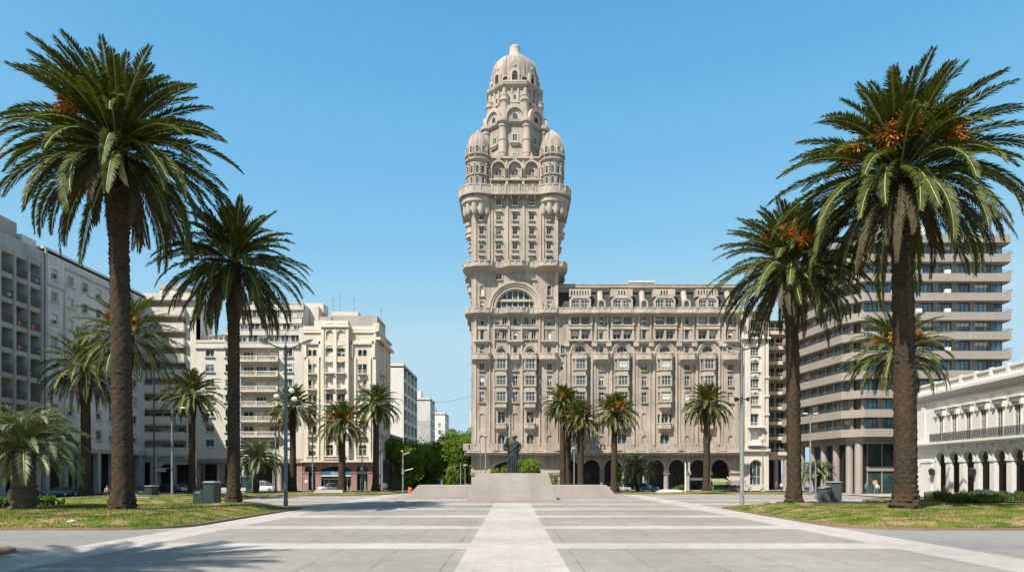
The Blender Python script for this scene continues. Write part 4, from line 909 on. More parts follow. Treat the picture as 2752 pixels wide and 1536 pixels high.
for i in range(9): g.box(2.3 + i * 1.9, 2.42 + i * 1.9, 1.4, 1.52, 0, 6.8)
g.box(2.2, Wf, 1.3, 1.53, 2.9, 3.5); b.add('frame', g, M_band, parent=so); g = MB(); g.add([(x, y, 6.72) for x, y in bpath(.85)], [(0, 1, 2, 3, 4, 5)]); g.ribbon(bpath(.3), 6.4, 7.4, .3); b.add('soffit', g, M_band)
b.finish(dict(roof=M_roofgrey))
# --- low white arcaded building at the right edge
b = Building('arcaded_building', 'low white classical building with round arches and iron balconies at the right edge', 'building', (46.05, 80.5, 0), math.atan2(-1, -.078), dict(wall=M_white, pane=glass('shaded glass', (.03, .03, .025))))
w, t = b.part('wall'), b.part('trim'); Lw = 36; ops = []; bay = 2.46; u0 = 8.3; zc = 5.95; nb = 11
for i in range(nb):
    ops.append((u0 + bay * i, 0, 1.76, 4.85, .88, .42))
ops.append((2.4, 0, 1.3, 4.6, .65, .75)); facade(w, 0, Lw, 0, 5.6, ops); ops = [b.win(2.4, zc, .95, 2.9, .45, .4, 'two', 0, 's')]; t.arch_ring(2.4, 3.95, .66, .88, -.1, .01, 12); t.arch_ring(2.4, zc + 2.45, .5, .8, -.25, .01, 12)
for i in range(nb): ops.append(b.win(u0 + bay * i, zc, 1.0, 2.75, 0, .16, 'grid', 0, ''))
facade(w, 0, Lw, 5.6, 11.0, ops)
for i in range(nb):
    u = u0 + bay * i
    t.arch_ring(u, 3.97, .88, 1.1, -.1, .01, 14); t.box(u - .75, u + .75, -.3, .01, zc + 3.05, zc + 3.4); t.box(u - .95, u + .95, -.45, .01, zc + 3.4, zc + 3.52)
    for s_ in (-1, 1): t.box(u + s_ * .7 - .12, u + s_ * .7 + .12, -.28, .01, zc + 2.7, zc + 3.3); t.box(u + s_ * .5 - .06, u + s_ * .5 + .06, -.08, .01, zc, zc + 2.9)
    c = u + bay / 2; t.box(c - .43, c + .43, -.1, .47, 3.75, 4.0); t.box(c - .42, c + .42, -.08, .46, 0, .75); t.box(c - .28, c + .28, -.2, .01, 5.15, 5.75)
    r = MB(); rail(r, u - bay / 2 + .08, u + bay / 2 - .08, -.62, zc - .02, zc + .85, 26)
    for q in range(6): uu = u - .85 + q * .34; r.tube([(uu + .14 * math.cos(a), -.6, zc + .42 + .28 * math.sin(a)) for a in np.linspace(0, 2 * PI, 9)], .03, 4)
    b.add('railing', r, M_iron)
t.box(0, Lw, -.7, .01, 5.68, 5.9); t.box(0, Lw, -.5, .01, 5.5, 5.68); t.box(4.4, 6.6, -.14, .01, 0, 3.8); t.box(4.3, 6.7, -.24, .01, 3.8, 4.05); t.box(-.1, Lw, -.2, .01, 10.1, 10.3); t.box(-.3, Lw, -.5, .01, 10.8, 11.0); t.box(-.4, Lw, -.65, .01, 11.0, 11.25)
for q in range(90): t.box(.1 + q * .37, .28 + q * .37, -.42, .01, 10.6, 10.8)
t.box(4.45, 5.2, -.12, .01, 5.9, 10.1); t.box(-.05, Lw, -.1, .25, 11.25, 11.45); t.box(-.05, Lw, -.12, .27, 12.15, 12.35)
for i in range(nb + 1): u = u0 + bay * (i - .5); t.box(u - .2, u + .2, -.15, .3, 11.25, 12.45)
for i in range(110): t.box(.2 + i * .3, .32 + i * .3, .02, .14, 11.45, 12.15)
w.quad((0, 0, 0), (0, 12, 0), (0, 12, 11), (0, 0, 11)); w.quad((Lw, 0, 0), (Lw, 12, 0), (Lw, 12, 11), (Lw, 0, 11)); g = b.part('roof'); g.quad((0, 0, 11.0), (Lw, 0, 11.0), (Lw, 12, 11.0), (0, 12, 11.0))
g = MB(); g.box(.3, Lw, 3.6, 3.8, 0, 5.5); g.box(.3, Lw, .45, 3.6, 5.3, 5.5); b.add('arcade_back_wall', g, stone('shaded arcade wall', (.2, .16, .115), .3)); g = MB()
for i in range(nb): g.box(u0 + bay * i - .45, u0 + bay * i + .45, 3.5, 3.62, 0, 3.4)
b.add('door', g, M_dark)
for i in (0, 3, 7): m = MB(); u = u0 + bay * (i - .5); m.vprism([(u - .16, -.5), (u + .16, -.5), (u + .16, -.2), (u - .16, -.2)], 2.4, 2.95, [(u - .24, -.58), (u + .24, -.58), (u + .24, -.12), (u - .24, -.12)]); m.vprism([(u - .26, -.6), (u + .26, -.6), (u + .26, -.1), (u - .26, -.1)], 2.95, 3.2, [(u - .05, -.4), (u + .05, -.4), (u + .05, -.3), (u - .05, -.3)]); m.tube([(u, -.02, 2.6), (u, -.25, 2.45)], .03, 4); b.add('wall_lantern', m, M_iron)
m = MB(); m.box(Lw * .4, Lw * .4 + 3, 3, 5, 11, 13.2); b.add('roof_hut', m, M_white)
b.finish(dict(roof=M_roofgrey, trim=M_white))
# ================================================================ palms, trees, shrubs
M_frond = leafmat('palm frond', (.038, .056, .010), (.112, .128, .020), .55, .16, .25)
M_rach = plain('palm midrib', (.33, .32, .14), .5)
M_dry = leafmat('dry palm frond', (.10, .072, .036), (.05, .046, .02), .7, .1, .2)
M_fruit = plain('orange date stalks', (.44, .175, .02), .6)
M_butia = leafmat('grey green frond', (.10, .135, .065), (.185, .21, .12), .45, .15, .4)
M_tree = leafmat('plane tree leaf', (.085, .155, .018), (.165, .245, .032), .5, .35, .3, 1.2)
M_bush = leafmat('bright shrub leaf', (.11, .17, .018), (.19, .24, .03), .5, .25, .3, 2)
M_bark = stone('bark', (.12, .095, .07), .4, .9, 9, .3, .4)
def trunk_mat(name, c, ring):
    if name in MATS: return MATS[name]
    m, nt, b = _nt(name); p = wpos(nt, (1, 1, 3.2))
    n1 = noise(nt, p, 4.2, 5, .65); n2 = noise(nt, wpos(nt), .7, 4)
    col = mixc(nt, ramp(nt, n1, [(.35, 0), (.68, 1)]), tuple(x * .25 for x in c), c)
    col = mixc(nt, ramp(nt, n2, [(.4, 0), (.75, .5)]), col, (c[0] * 1.2, c[1] * 1.0, c[2] * .8))
    nt.links.new(col, b.inputs['Base Color']); b.inputs['Roughness'].default_value = .9; b.inputs['Specular IOR Level'].default_value = .15
    bump(nt, b, n1, .6, .08); MATS[name] = m; return m
M_trunk = trunk_mat('palm trunk', (.082, .06, .04), 1)
def frond_arrays(rng, L, th0, az, bend, npair, ll, lw, base, fold=35, tw=0, dry=False, n=16):
    """one pinnate frond: curved midrib with two rows of leaflets; returns leaf quads and midrib strip"""
    s = np.linspace(0, 1, n); th = th0 - bend * s ** 1.4; th = np.maximum(th, R(-93))
    ds = L / (n - 1); x = np.concatenate([[0], np.cumsum(np.cos(th[:-1]) * ds)]); z = np.concatenate([[0], np.cumsum(np.sin(th[:-1]) * ds)])
    side_ = np.array([-math.sin(az), math.cos(az), 0]); fw = np.array([math.cos(az), math.sin(az), 0]); up = np.array([0, 0, 1.0])
    sway = tw * s ** 2 * L
    P = base + x[:, None] * fw + z[:, None] * up + sway[:, None] * side_
    sl = np.linspace(.1 if not dry else .15, .99, npair); ix = sl * (n - 1)
    Q = np.stack([np.interp(ix, np.arange(n), P[:, k]) for k in range(3)], 1)
    tl = np.interp(ix, np.arange(n), th); T = np.cos(tl)[:, None] * fw + np.sin(tl)[:, None] * up; Nn = -np.sin(tl)[:, None] * fw + np.cos(tl)[:, None] * up
    prof = np.interp(sl, [0, .12, .3, .6, .85, 1], [.15, .45, .95, 1, .72, .35])
    V = []
    for sg in (-1, 1):
        a = R(62) - R(30) * sl + rng.normal(0, .05, npair); f = R(fold) + rng.normal(0, .13, npair)
        d = T * np.cos(a)[:, None] + (sg * side_ * np.cos(f)[:, None] + Nn * np.sin(f)[:, None]) * np.sin(a)[:, None]
        d[:, 2] -= rng.uniform(.02, .22, npair) + (.35 if dry else 0); d /= np.linalg.norm(d, axis=1)[:, None]
        l = (ll * prof * rng.uniform(.85, 1.1, npair))[:, None]
        wd = T - (T * d).sum(1)[:, None] * d; wd /= np.maximum(np.linalg.norm(wd, axis=1), 1e-6)[:, None]
        w_ = (lw * (.5 + .5 * prof))[:, None]
        tip = Q + d * l; tip[:, 2] -= (l[:, 0] * .1)
        V.append(np.stack([Q - wd * w_ * .25, Q + d * l * .45 - wd * w_ * .5, tip, Q + d * l * .45 + wd * w_ * .5], 1))
    V = np.concatenate(V).reshape(-1, 3)
    rw = np.interp(s, [0, .1, 1], [.075, .05, .012])[:, None] * (L / 6) ** .5
    Mx = np.concatenate([P - side_ * rw, P + np.array([0, 0, .6]) * rw, P + side_ * rw])
    return V, Mx, n
def fronds_mesh(name, specs, mats, rng):
    vs, fs, mi, o = [], [], [], 0
    for sp in specs:
        V, Mx, n = frond_arrays(rng, **sp); k = len(V) // 4
        vs.append(V); fs.append(np.arange(o, o + k * 4).reshape(-1, 4)); mi.append(np.zeros(k, int)); o += k * 4
        vs.append(Mx); i = np.arange(n - 1)
        fs.append(np.concatenate([np.stack([o + i, o + i + 1, o + n + i + 1, o + n + i], 1), np.stack([o + n + i, o + n + i + 1, o + 2 * n + i + 1, o + 2 * n + i], 1)])); mi.append(np.ones(2 * (n - 1), int)); o += 3 * n
    v = np.concatenate(vs); f = np.concatenate(fs).astype(np.int32); me = bpy.data.meshes.new(name)
    me.vertices.add(len(v)); me.vertices.foreach_set('co', v.ravel().astype(np.float32)); me.loops.add(f.size); me.loops.foreach_set('vertex_index', f.ravel())
    me.polygons.add(len(f)); me.polygons.foreach_set('loop_start', np.arange(0, f.size, 4, dtype=np.int32)); me.polygons.foreach_set('material_index', np.concatenate(mi).astype(np.int32))
    for m in mats: me.materials.append(m)
    me.update(calc_edges=True); me.validate(); return me
def trunk_mesh(h, r0, rng, na=28, flare=1.45, top=1.18, lean=(0, 0), dz=.11, rough=1.0):
    """palm stem: flared foot, diamond leaf scars, swollen neck of old leaf bases"""
    nz_ = int(h / dz) + 1; zz = np.linspace(-.3, h, nz_); a = np.linspace(0, 2 * PI, na, endpoint=False); t = np.clip(zz / h, 0, 1)
    prof = np.interp(zz, [-.3, 0, .35, .9, 1.6, h * .5, h * .74, h * .80, h * .9, h], [flare * 1.12, flare * 1.05, flare * .95, 1.18, 1.06, 1.0, .97, top, top * 1.05, top * .8])
    A, Z = np.meshgrid(a, zz); row = np.round(Z / (dz * 2)); ph = A * na / 4 + (row % 2) * PI
    scar = .05 * np.cos(ph) * rough + .055 * np.cos(Z / dz * PI) * rough; top_m = np.clip((Z / h - .76) * 12, 0, 1)
    nz2 = np.array([[mnoise.noise((math.cos(q) * 1.6, math.sin(q) * 1.6, z_ * .9)) for q in a] for z_ in zz]); nz3 = rng.normal(0, 1, A.shape)
    foot = np.clip(1 - Z / 1.5, 0, 1)
    Rr = r0 * prof[:, None] * (1 + scar + .05 * nz2 + .022 * nz3 * rough + top_m * .07 * nz3 + foot * (.16 * nz2 + .05 * nz3))
    X = Rr * np.cos(A) + lean[0] * (t ** 1.5)[:, None]; Y = Rr * np.sin(A) + lean[1] * (t ** 1.5)[:, None]
    v = np.stack([X, Y, Z], 2).reshape(-1, 3); m = MB(); m.v = [tuple(p) for p in v.tolist()]
    m.f = [(j * na + i, j * na + (i + 1) % na, (j + 1) * na + (i + 1) % na, (j + 1) * na + i) for j in range(nz_ - 1) for i in range(na)] + [tuple(range((nz_ - 1) * na, nz_ * na))]
    m.m = [0] * len(m.f); return m
def fruit_mesh(rng, L=1.2, n=70):
    m = MB()
    m.tube([(0, 0, 0), (L * .5, 0, L * .28), (L * .85, 0, L * .22)], .045, 4)
    for i in range(n):
        a, e = rng.uniform(0, 2 * PI), rng.uniform(-1.2, 1.0); l = L * rng.uniform(.45, .75); c = (L * rng.uniform(.6, .9), 0, L * .24)
        d = Vector((math.cos(e) * math.cos(a) * .8 + .4, math.cos(e) * math.sin(a), math.sin(e))); p1 = Vector(c) + d * l * .6; p2 = Vector(c) + d * l - Vector((0, 0, l * .25))
        m.tube([c, p1, p2], [.016, .028 * max(L, .9), .034 * max(L, .9)], 3)
    return m
def date_palm(x, y, zb, zc, rad, dia, seed, label, nf=95, npair=46, ndry=22, nfruit=0, lean=(0, 0), lw=.075, fruit_el=(15, 50), fa=(180, 360), crown_sq=1.0, dz=.14):
    rng = np.random.default_rng(seed); h = zc - zb; t = thing('palm_tree', label, 'palm', (x, y, zb), 0, 'date palms round the square')
    trunk_mesh(h, dia / 2, rng, lean=lean, dz=dz).build('trunk', M_trunk, t, 60)
    L0 = rad * 1.13; specs = []; ll = .09 * rad + .24
    for i in range(nf):
        f = i / nf; el = R(88 - 114 * f ** .92 + rng.normal(0, 6)); az = i * 2.39996 + rng.normal(0, .18); s_el = math.sin(max(el, 0))
        L = L0 * (1.0 - .30 * s_el ** 2) * rng.uniform(.88, 1.06) * (1 if f > .12 else .8 + 1.6 * f)
        bend = R(np.interp(math.degrees(el), [-45, -10, 20, 45, 70, 90], [62, 70, 66, 52, 34, 18]) + rng.normal(0, 8))
        br = dia * .38 * (.25 + .75 * f); base = np.array([lean[0] + br * math.cos(az), lean[1] + br * math.sin(az), h + .35 - .95 * f * dia])
        specs.append(dict(L=L, th0=el, az=az, bend=bend, npair=npair, ll=ll, lw=lw, base=base, fold=rng.uniform(18, 42), tw=rng.normal(0, .07)))
    link('crown', fronds_mesh('crown', specs, [M_frond, M_rach], rng), t)
    specs = []
    for i in range(ndry):
        az = i * 2.39996 + .7 + rng.normal(0, .25); el = R(rng.uniform(-42, -8)); base = np.array([lean[0] + dia * .42 * math.cos(az), lean[1] + dia * .42 * math.sin(az), h - .55 * dia - rng.uniform(0, .5)])
        specs.append(dict(L=L0 * rng.uniform(.66, .98), th0=el, az=az, bend=R(rng.uniform(56, 80)), npair=int(npair * .7), ll=ll * .8, lw=lw * .8, base=base, fold=10, tw=rng.normal(0, .05), dry=True))
    if ndry: link('dry_fronds', fronds_mesh('dry_fronds', specs, [M_dry, M_dry], rng), t)
    for i in range(nfruit):
        az = R(fa[0] + (fa[1] - fa[0]) * (i + .5) / nfruit) + rng.normal(0, .15); el = R(rng.uniform(*fruit_el)); q = fruit_mesh(rng, rad * (.19 if rad > 4 else .2), 110)
        o = q.build('fruit_cluster', M_fruit, t); o.location = (lean[0] + math.cos(az) * rad * .23, lean[1] + math.sin(az) * rad * .23, h + .1 + math.sin(el) * rad * .2); o.rotation_euler = (0, -el, az)
    return t
def at(x, y, z): X, D = (x - CX) * (H - z) / (y - HY), FS * (H - z) / (y - HY); return X, D
def palm_px(bx_, D, zb, cx_, cy, rpx, tpx, seed, label, **k):
    s = FS / D; X = (bx_ - CX) / s; return date_palm(X, D, zb, H - (cy - HY) / s, rpx / s, tpx / s, seed, label, lean=((cx_ - bx_) / s, 0), **k)
palm_px(330, 40.5, .42, 314, 388, 286, 49, 1, 'tallest date palm with thick dark trunk on the near left lawn', nf=128, npair=96, ndry=26, nfruit=3, lw=.1, fa=(190, 240), fruit_el=(10, 30))
palm_px(628, 48, .42, 628, 702, 192, 31, 2, 'medium date palm on the tip of the near left lawn', nf=100, npair=70, ndry=26, lw=.1, nfruit=0)
palm_px(2135, 48, .42, 2124, 708, 202, 34, 3, 'medium date palm with orange fruit on the tip of the near right lawn', nf=100, npair=70, ndry=30, lw=.1, nfruit=6, fa=(190, 330))
palm_px(2434, 41.5, .42, 2420, 455, 312, 53, 4, 'tallest date palm with orange fruit and thick trunk on the near right lawn', nf=122, npair=96, ndry=34, nfruit=8, lw=.1, fa=(175, 345), fruit_el=(10, 45))
palm_px(322, 64, .2, 346, 900, 140, 27, 5, 'date palm with crown hidden half behind the tallest left trunk', nf=85, npair=36, nfruit=3, lw=.1, fa=(200, 340))
palm_px(232, 72, .35, 228, 985, 122, 23, 6, 'dark date palm at the back of the left lawn before the plaster block', nf=80, npair=34, lw=.11)
palm_px(516, 80, .2, 516, 1058, 84, 17, 7, 'small date palm before the balcony bands, between left lawn palms', nf=85, npair=30, ndry=14, lw=.13)
palm_px(787, 88, .3, 787, 1092, 74, 16, 8, 'small date palm just behind the tall left lamp post', nf=80, npair=30, ndry=14, lw=.13)
palm_px(919, 86, .3, 919, 1134, 72, 18, 9, 'low date palm with orange fruit before the blue shop sign', nf=85, npair=30, ndry=10, nfruit=5, lw=.13)
palm_px(1010, 90, .25, 1011, 1084, 66, 16, 10, 'date palm at the avenue corner of the cream building', nf=80, npair=28, ndry=12, nfruit=0, lw=.14)
palm_px(1513, 93, .1, 1511, 1080, 58, 15, 11, 'taller slim date palm right of the statue against the tan tower', nf=75, npair=26, ndry=14, nfruit=1, lw=.14)
palm_px(1527, 97, .1, 1527, 1086, 50, 14, 12, 'slim date palm half hidden behind two palms right of the statue', nf=65, npair=24, ndry=12, lw=.14)
palm_px(1561, 88, .1, 1559, 1122, 57, 16, 13, 'shorter date palm in the clump right of the statue', nf=80, npair=28, ndry=12, nfruit=2, lw=.14)
palm_px(1650, 87, .25, 1652, 1106, 65, 16, 14, 'date palm heavy with orange fruit before the tan arcade', nf=85, npair=28, ndry=12, nfruit=8, lw=.13)
palm_px(1899, 86, .35, 1900, 1082, 66, 17, 15, 'date palm alone on the far lawn before the right arcade arches', nf=90, npair=28, ndry=12, nfruit=1, lw=.13)
palm_px(2426, 62, .2, 2408, 940, 136, 25, 16, 'date palm with crown hidden half behind the tallest right trunk', nf=90, npair=38, ndry=18, nfruit=5, lw=.1)
date_palm(-25, 5.0, .2, 22, 6.8, 1.25, 17, 'date palm just outside the left edge throwing its shadow on the paving', nf=105, npair=50, ndry=0, lw=.1)
def jelly_palm(x, y, zb, h, rad, dia, seed, label, nf=55, npair=40, stems=1, lw=.06):
    rng = np.random.default_rng(seed); t = thing('jelly_palm', label, 'palm', (x, y, zb), 0, 'low grey green palms'); tm = None; specs = []
    for s_ in range(stems):
        off = (s_ - (stems - 1) / 2) * dia * 1.3; m = trunk_mesh(h, dia / 2, rng, 20, 1.1, 1.15, (off * 1.5, 0), .14, 1.6); m.v = [(p[0] + off * .5, p[1], p[2]) for p in m.v]; m.build('trunk', M_bark if dia > 1 else M_trunk, t, 60)
        for i in range(nf):
            f = i / nf; el = R(84 - 100 * f + rng.normal(0, 8)); az = i * 2.39996 + rng.normal(0, .2); base = np.array([off * 2 + dia * .3 * f * math.cos(az), dia * .3 * f * math.sin(az), h + .15 - .4 * f])
            specs.append(dict(L=rad * rng.uniform(1.1, 1.4), th0=el, az=az, bend=R(115 - 35 * f + rng.normal(0, 12)), npair=npair, ll=rad * .24, lw=lw, base=base, fold=rng.uniform(28, 50), tw=rng.normal(0, .06)))
    link('crown', fronds_mesh('crown', specs, [M_butia, M_rach], rng), t); return t
X, D = at(64, 1366, .38); jelly_palm(X, D, .38, 3.9, 2.9, 1.25, 21, 'stout low grey green palm at the left edge lawn', 80, 52)
jelly_palm(PX(689, 84), 84, .1, 4.2, 2.7, .62, 22, 'low arching palm before the stepped pale block', 60, 30, 1, .11)
jelly_palm(PX(1713, 93), 93, .1, 3.0, 2.3, .5, 23, 'low grey palm before the middle arcade arches', 60, 30, 1, .11)
jelly_palm(PX(2195, 90), 90, .1, 2.6, 1.75, .4, 24, 'low double stemmed palm before the banded block columns', 40, 28, 2, .1)
# ---- broadleaf trees and shrubs: many leaf faces through several lobes of the crown
def leaf_cloud(lobes, n, size, rng, mat, name, parent):
    c = np.array([l[:3] for l in lobes]); r = np.array([l[3] for l in lobes]); w = r ** 2; k = rng.choice(len(lobes), n, p=w / w.sum())
    d = rng.normal(0, 1, (n, 3)); d /= np.linalg.norm(d, axis=1)[:, None]; rr = rng.uniform(.0, 1, n) ** .38
    lump = np.array([mnoise.noise(tuple((d[i] * 2.2 + k[i] * 3.1).tolist())) for i in range(n)])
    p = c[k] + d * (r[k] * rr * (1 + .35 * lump))[:, None]
    keep = np.array([mnoise.noise(tuple((p[i] * (1.1 / size ** .35)).tolist())) > -.22 for i in range(n)]); p = p[keep]; d = d[keep]; n = len(p)
    a = rng.normal(0, 1, (n, 3)) + np.array([0, 0, .5]) + d * .8; a /= np.linalg.norm(a, axis=1)[:, None]; u = np.cross(a, rng.normal(0, 1, (n, 3))); u /= np.linalg.norm(u, axis=1)[:, None]; v = np.cross(a, u)
    s_ = size * rng.uniform(.6, 1.3, n)[:, None]
    V = np.stack([p - u * s_, p - v * s_ * .6 + a * s_ * .15, p + u * s_, p + v * s_ * .6 + a * s_ * .15], 1).reshape(-1, 3)
    f = np.arange(n * 4, dtype=np.int32); me = bpy.data.meshes.new(name); me.vertices.add(n * 4); me.vertices.foreach_set('co', V.ravel().astype(np.float32)); me.loops.add(n * 4); me.loops.foreach_set('vertex_index', f)
    me.polygons.add(n); me.polygons.foreach_set('loop_start', np.arange(0, n * 4, 4, dtype=np.int32)); me.materials.append(mat); me.update(calc_edges=True); return link(name, me, parent)
def broad_tree(x, y, h, cr, seed, label, n=7000, size=.2):
    rng = np.random.default_rng(seed); t = thing('plane_tree', label, 'tree', (x, y, 0), 0, 'trees along the avenue'); m = MB(); th = h - cr * 1.5
    m.tube([(0, 0, -.1), (.05, 0, th * .5), (0, .05, th), (0, 0, h - cr)], [.32, .26, .22, .1], 10); lobes = [(0, 0, h - cr, cr * .75)]
    for i in range(13):
        a = i * 2.4 + rng.uniform(-.3, .3); q = rng.uniform(.4, .8) * cr; zz = h - cr + rng.uniform(-1.15, .75) * cr; q *= math.sqrt(max(.25, 1 - ((zz - h + cr) / (1.3 * cr)) ** 2)); p = (q * math.cos(a), q * math.sin(a), zz); lobes.append((*p, cr * rng.uniform(.28, .48)))
        m.tube([(0, 0, th * rng.uniform(.75, 1)), (p[0] * .5, p[1] * .5, (th + zz) / 2 + .3), p], [.12, .08, .03], 5)
    m.build('trunk', M_bark, t, 50); leaf_cloud(lobes, n, size, rng, M_tree, 'crown', t); return t
def crown_top(y, D): return H - (y - HY) * D / FS
for x, D, ty, cr, sd, lb in ((1092, 108, 1166, 3.3, 31, 'dark rounded plane tree at the avenue mouth beside the green shop'), (1136, 116, 1168, 3.9, 32, 'broad plane tree, second along the left side of the avenue'), (1168, 132, 1186, 4.0, 33, 'plane tree farther along the left side of the avenue'), (1190, 152, 1196, 4.0, 38, 'small distant plane tree at the middle of the avenue'),
                             (1242, 111, 1146, 4.1, 34, 'tall plane tree close against the left corner of the tan tower'), (1212, 122, 1168, 4.0, 35, 'plane tree behind the tall one near the tan tower'), (1210, 148, 1188, 4.2, 36, 'distant plane tree on the right side of the avenue')):
    broad_tree(PX(x, D), D, crown_top(ty, D), cr, sd, lb, 15000, .2)
def shrub(x, y, zb, w_, h, seed, label, mat=None, n=1800, size=.09, name='shrub', cat='shrub'):
    rng = np.random.default_rng(seed); t = thing(name, label, cat, (x, y, zb)); m = MB(); lobes = []
    for i in range(9):
        p = (rng.uniform(-.36, .36) * w_, rng.uniform(-.3, .3) * w_, h * rng.uniform(.35, .78)); lobes.append((*p, min(w_, h) * rng.uniform(.2, .34))); m.tube([(p[0] * .2, p[1] * .2, -.05), p], [.05, .015], 4)
    m.build('stem', M_bark, t); leaf_cloud(lobes, n, size, rng, mat or M_bush, 'foliage', t); return t
shrub(PX(1340, 80), 80, 0, 2.6, 3.75, 41, 'yellow green shrub behind the plinth, left of the statue', n=3600, size=.11)
shrub(PX(1418, 80), 80, 0, 3.2, 4.55, 42, 'larger yellow green shrub behind the plinth, right of the statue', n=4600, size=.11)
shrub(PX(1663, 92), 92, 0, 1.7, 4.0, 43, 'young bright leafy tree beside an arcade column', n=1500, name='young_tree', cat='tree')
shrub(PX(1488, 93), 93, 0, 1.8, 2.7, 44, 'grey green bush beside the plinth before the tan tower', n=1500)
for i, (x, y, w_, h) in enumerate(((8, 1362, 1.3, .7), (38, 1359, 1.1, .85), (98, 1358, .9, .7), (122, 1357, 1.0, .85), (148, 1356, 1.1, .6))):
    X, D = at(x, y, .4); shrub(X, D, .38, w_, h, 50 + i, ('low leafy plant at the very left edge of the lawn', 'leafy plant just left of the stout grey palm', 'leafy plant touching the stout grey palm trunk', 'taller leafy plant right of the stout grey palm', 'spreading plant farthest right of the stout grey palm')[i], M_tree, 500, .09, 'lawn_plant', 'plant')
shrub(PX(1818, 92), 92, .1, 2.6, .9, 60, 'low dark shrub beside the stone slab before the arcade', M_tree, 900, .1)
# ================================================================ ground, paving, lawns
def ground_mat(name, c, kind):
    m, nt, b = _nt(name); p = wpos(nt)
    big = ramp(nt, noise(nt, p, .16, 6, .62), [(.32, .80), (.68, 1.10)]); fin = noise(nt, p, 26 if kind != 'asphalt' else 22, 5, .85); sp = ramp(nt, fin, [(.34, .66), (.5, 1.0), (.68, 1.27)])
    med = ramp(nt, noise(nt, p, 1.7, 4, .6), [(.3, .88), (.7, 1.07)])
    col = mixc(nt, 1.0, c, big, 'MULTIPLY'); col = mixc(nt, 1.0, col, sp, 'MULTIPLY'); col = mixc(nt, 1.0, col, med, 'MULTIPLY')
    if kind in ('slab', 'tile'):
        g = N(nt, 'ShaderNodeNewGeometry'); sx = N(nt, 'ShaderNodeSeparateXYZ'); cb = N(nt, 'ShaderNodeCombineXYZ'); nt.links.new(g.outputs['Position'], sx.inputs[0]); nt.links.new(sx.outputs[1], cb.inputs[0]); nt.links.new(sx.outputs[0], cb.inputs[1])
        br = N(nt, 'ShaderNodeTexBrick'); br.inputs['Scale'].default_value = 1; w_, h_ = ((19.3, 1.93) if kind == 'slab' else (1.045, 1.03))
        br.inputs['Brick Width'].default_value = w_; br.inputs['Row Height'].default_value = h_; br.inputs['Mortar Size'].default_value = .022 if kind == 'slab' else .008; br.offset = .5 if kind == 'slab' else 0
        br.inputs['Color1'].default_value = (1, 1, 1, 1); br.inputs['Color2'].default_value = (.95, .95, .95, 1); br.inputs['Mortar'].default_value = (.55, .53, .5, 1) if kind == 'slab' else (.78, .76, .73, 1)
        nt.links.new(cb.outputs[0], br.inputs['Vector'])
        jn = ramp(nt, noise(nt, p, .5, 3), [(.36, 0.15), (.55, 1.0)]); f = mixc(nt, jn, (1, 1, 1), br.outputs['Color']); col = mixc(nt, 1.0, col, f, 'MULTIPLY')
        # scuffs, gum spots and hairline cracks
        vo = N(nt, 'ShaderNodeTexVoronoi'); vo.inputs['Scale'].default_value = 1.3; nt.links.new(p, vo.inputs['Vector']); col = mixc(nt, ramp(nt, vo.outputs['Distance'], [(.03, .4), (.055, 0)]), col, tuple(x * .5 for x in c))
    nt.links.new(col, b.inputs['Base Color']); b.inputs['Roughness'].default_value = .8 if kind != 'asphalt' else .9; b.inputs['Specular IOR Level'].default_value = .25
    bump(nt, b, fin, .25, .01); MATS[name] = m; return m
M_slab = ground_mat('grey plaza slabs', (.31, .28, .249), 'slab'); M_tile = ground_mat('white paving tiles', (.468, .424, .386), 'tile'); M_asph = ground_mat('road asphalt', (.25, .24, .228), 'asphalt'); M_walk = ground_mat('pavement slabs', (.4, .375, .34), 'tile')
def lawn_mat():
    m, nt, b = _nt('lawn turf'); p = wpos(nt); ps = wpos(nt, (1, 1.6, 1)); n1 = noise(nt, ps, .28, 5, .6); n2 = noise(nt, p, 9, 4, .7); n3 = noise(nt, ps, .7, 4, .6)
    col = mixc(nt, ramp(nt, n1, [(.45, 0), (.56, 1)]), (.072, .13, .014), (.175, .18, .036)); col = mixc(nt, ramp(nt, n3, [(.51, 0), (.59, .95)]), col, (.33, .23, .13)); col = mixc(nt, 1.0, col, ramp(nt, n2, [(.3, .6), (.7, 1.3)]), 'MULTIPLY')
    nt.links.new(col, b.inputs['Base Color']); b.inputs['Roughness'].default_value = .95; b.inputs['Specular IOR Level'].default_value = .1; bump(nt, b, n2, .6, .04); MATS['lawn'] = m; return m
M_lawn = lawn_mat(); M_kerb = stone('brown stone kerb', (.25, .165, .115), .3, .9, 12, .3, .3)
def sheet(name, rects, z, m):
    g = MB()
    for x0, x1, y0, y1 in rects: g.quad((x0, y0, z), (x1, y0, z), (x1, y1, z), (x0, y1, z))
    return structure(name, g, m)
sheet('ground', [(-2500, 2500, -400, 3000)], -.03, M_asph)
sheet('plaza', [(-44, 44, 2, 94.5)], 0.0, M_slab)
YS = [16.1 + 8.4 * k for k in range(9)]; bw_ = .95
hb = []
for y in YS:
    e = 13.3 if y < 51 else 36.0
    hb += [(-13.3, -1.54, y - bw_, y + bw_), (1.54, 13.3, y - bw_, y + bw_)]
    if y > 51: hb += [(-e, -15.5, y - bw_, y + bw_), (15.5, e, y - bw_, y + bw_)]
sheet('paving_band', [(-1.54, 1.54, 2, 60)] + [(-15.5, -13.3, 2, 90), (13.3, 15.5, 2, 90)] + hb, .004, M_tile)
sheet('side_road', [(-44, -15.5, 23.6, 31.2), (15.5, 44, 23.6, 31.2)], .0045, M_asph)
sheet('road', [(-60, 60, 96.3, 99.2), (-18.5, -7.5, 99.2, 400)], -.012, ground_mat('dark street asphalt', (.12, .12, .12), 'asphalt'))
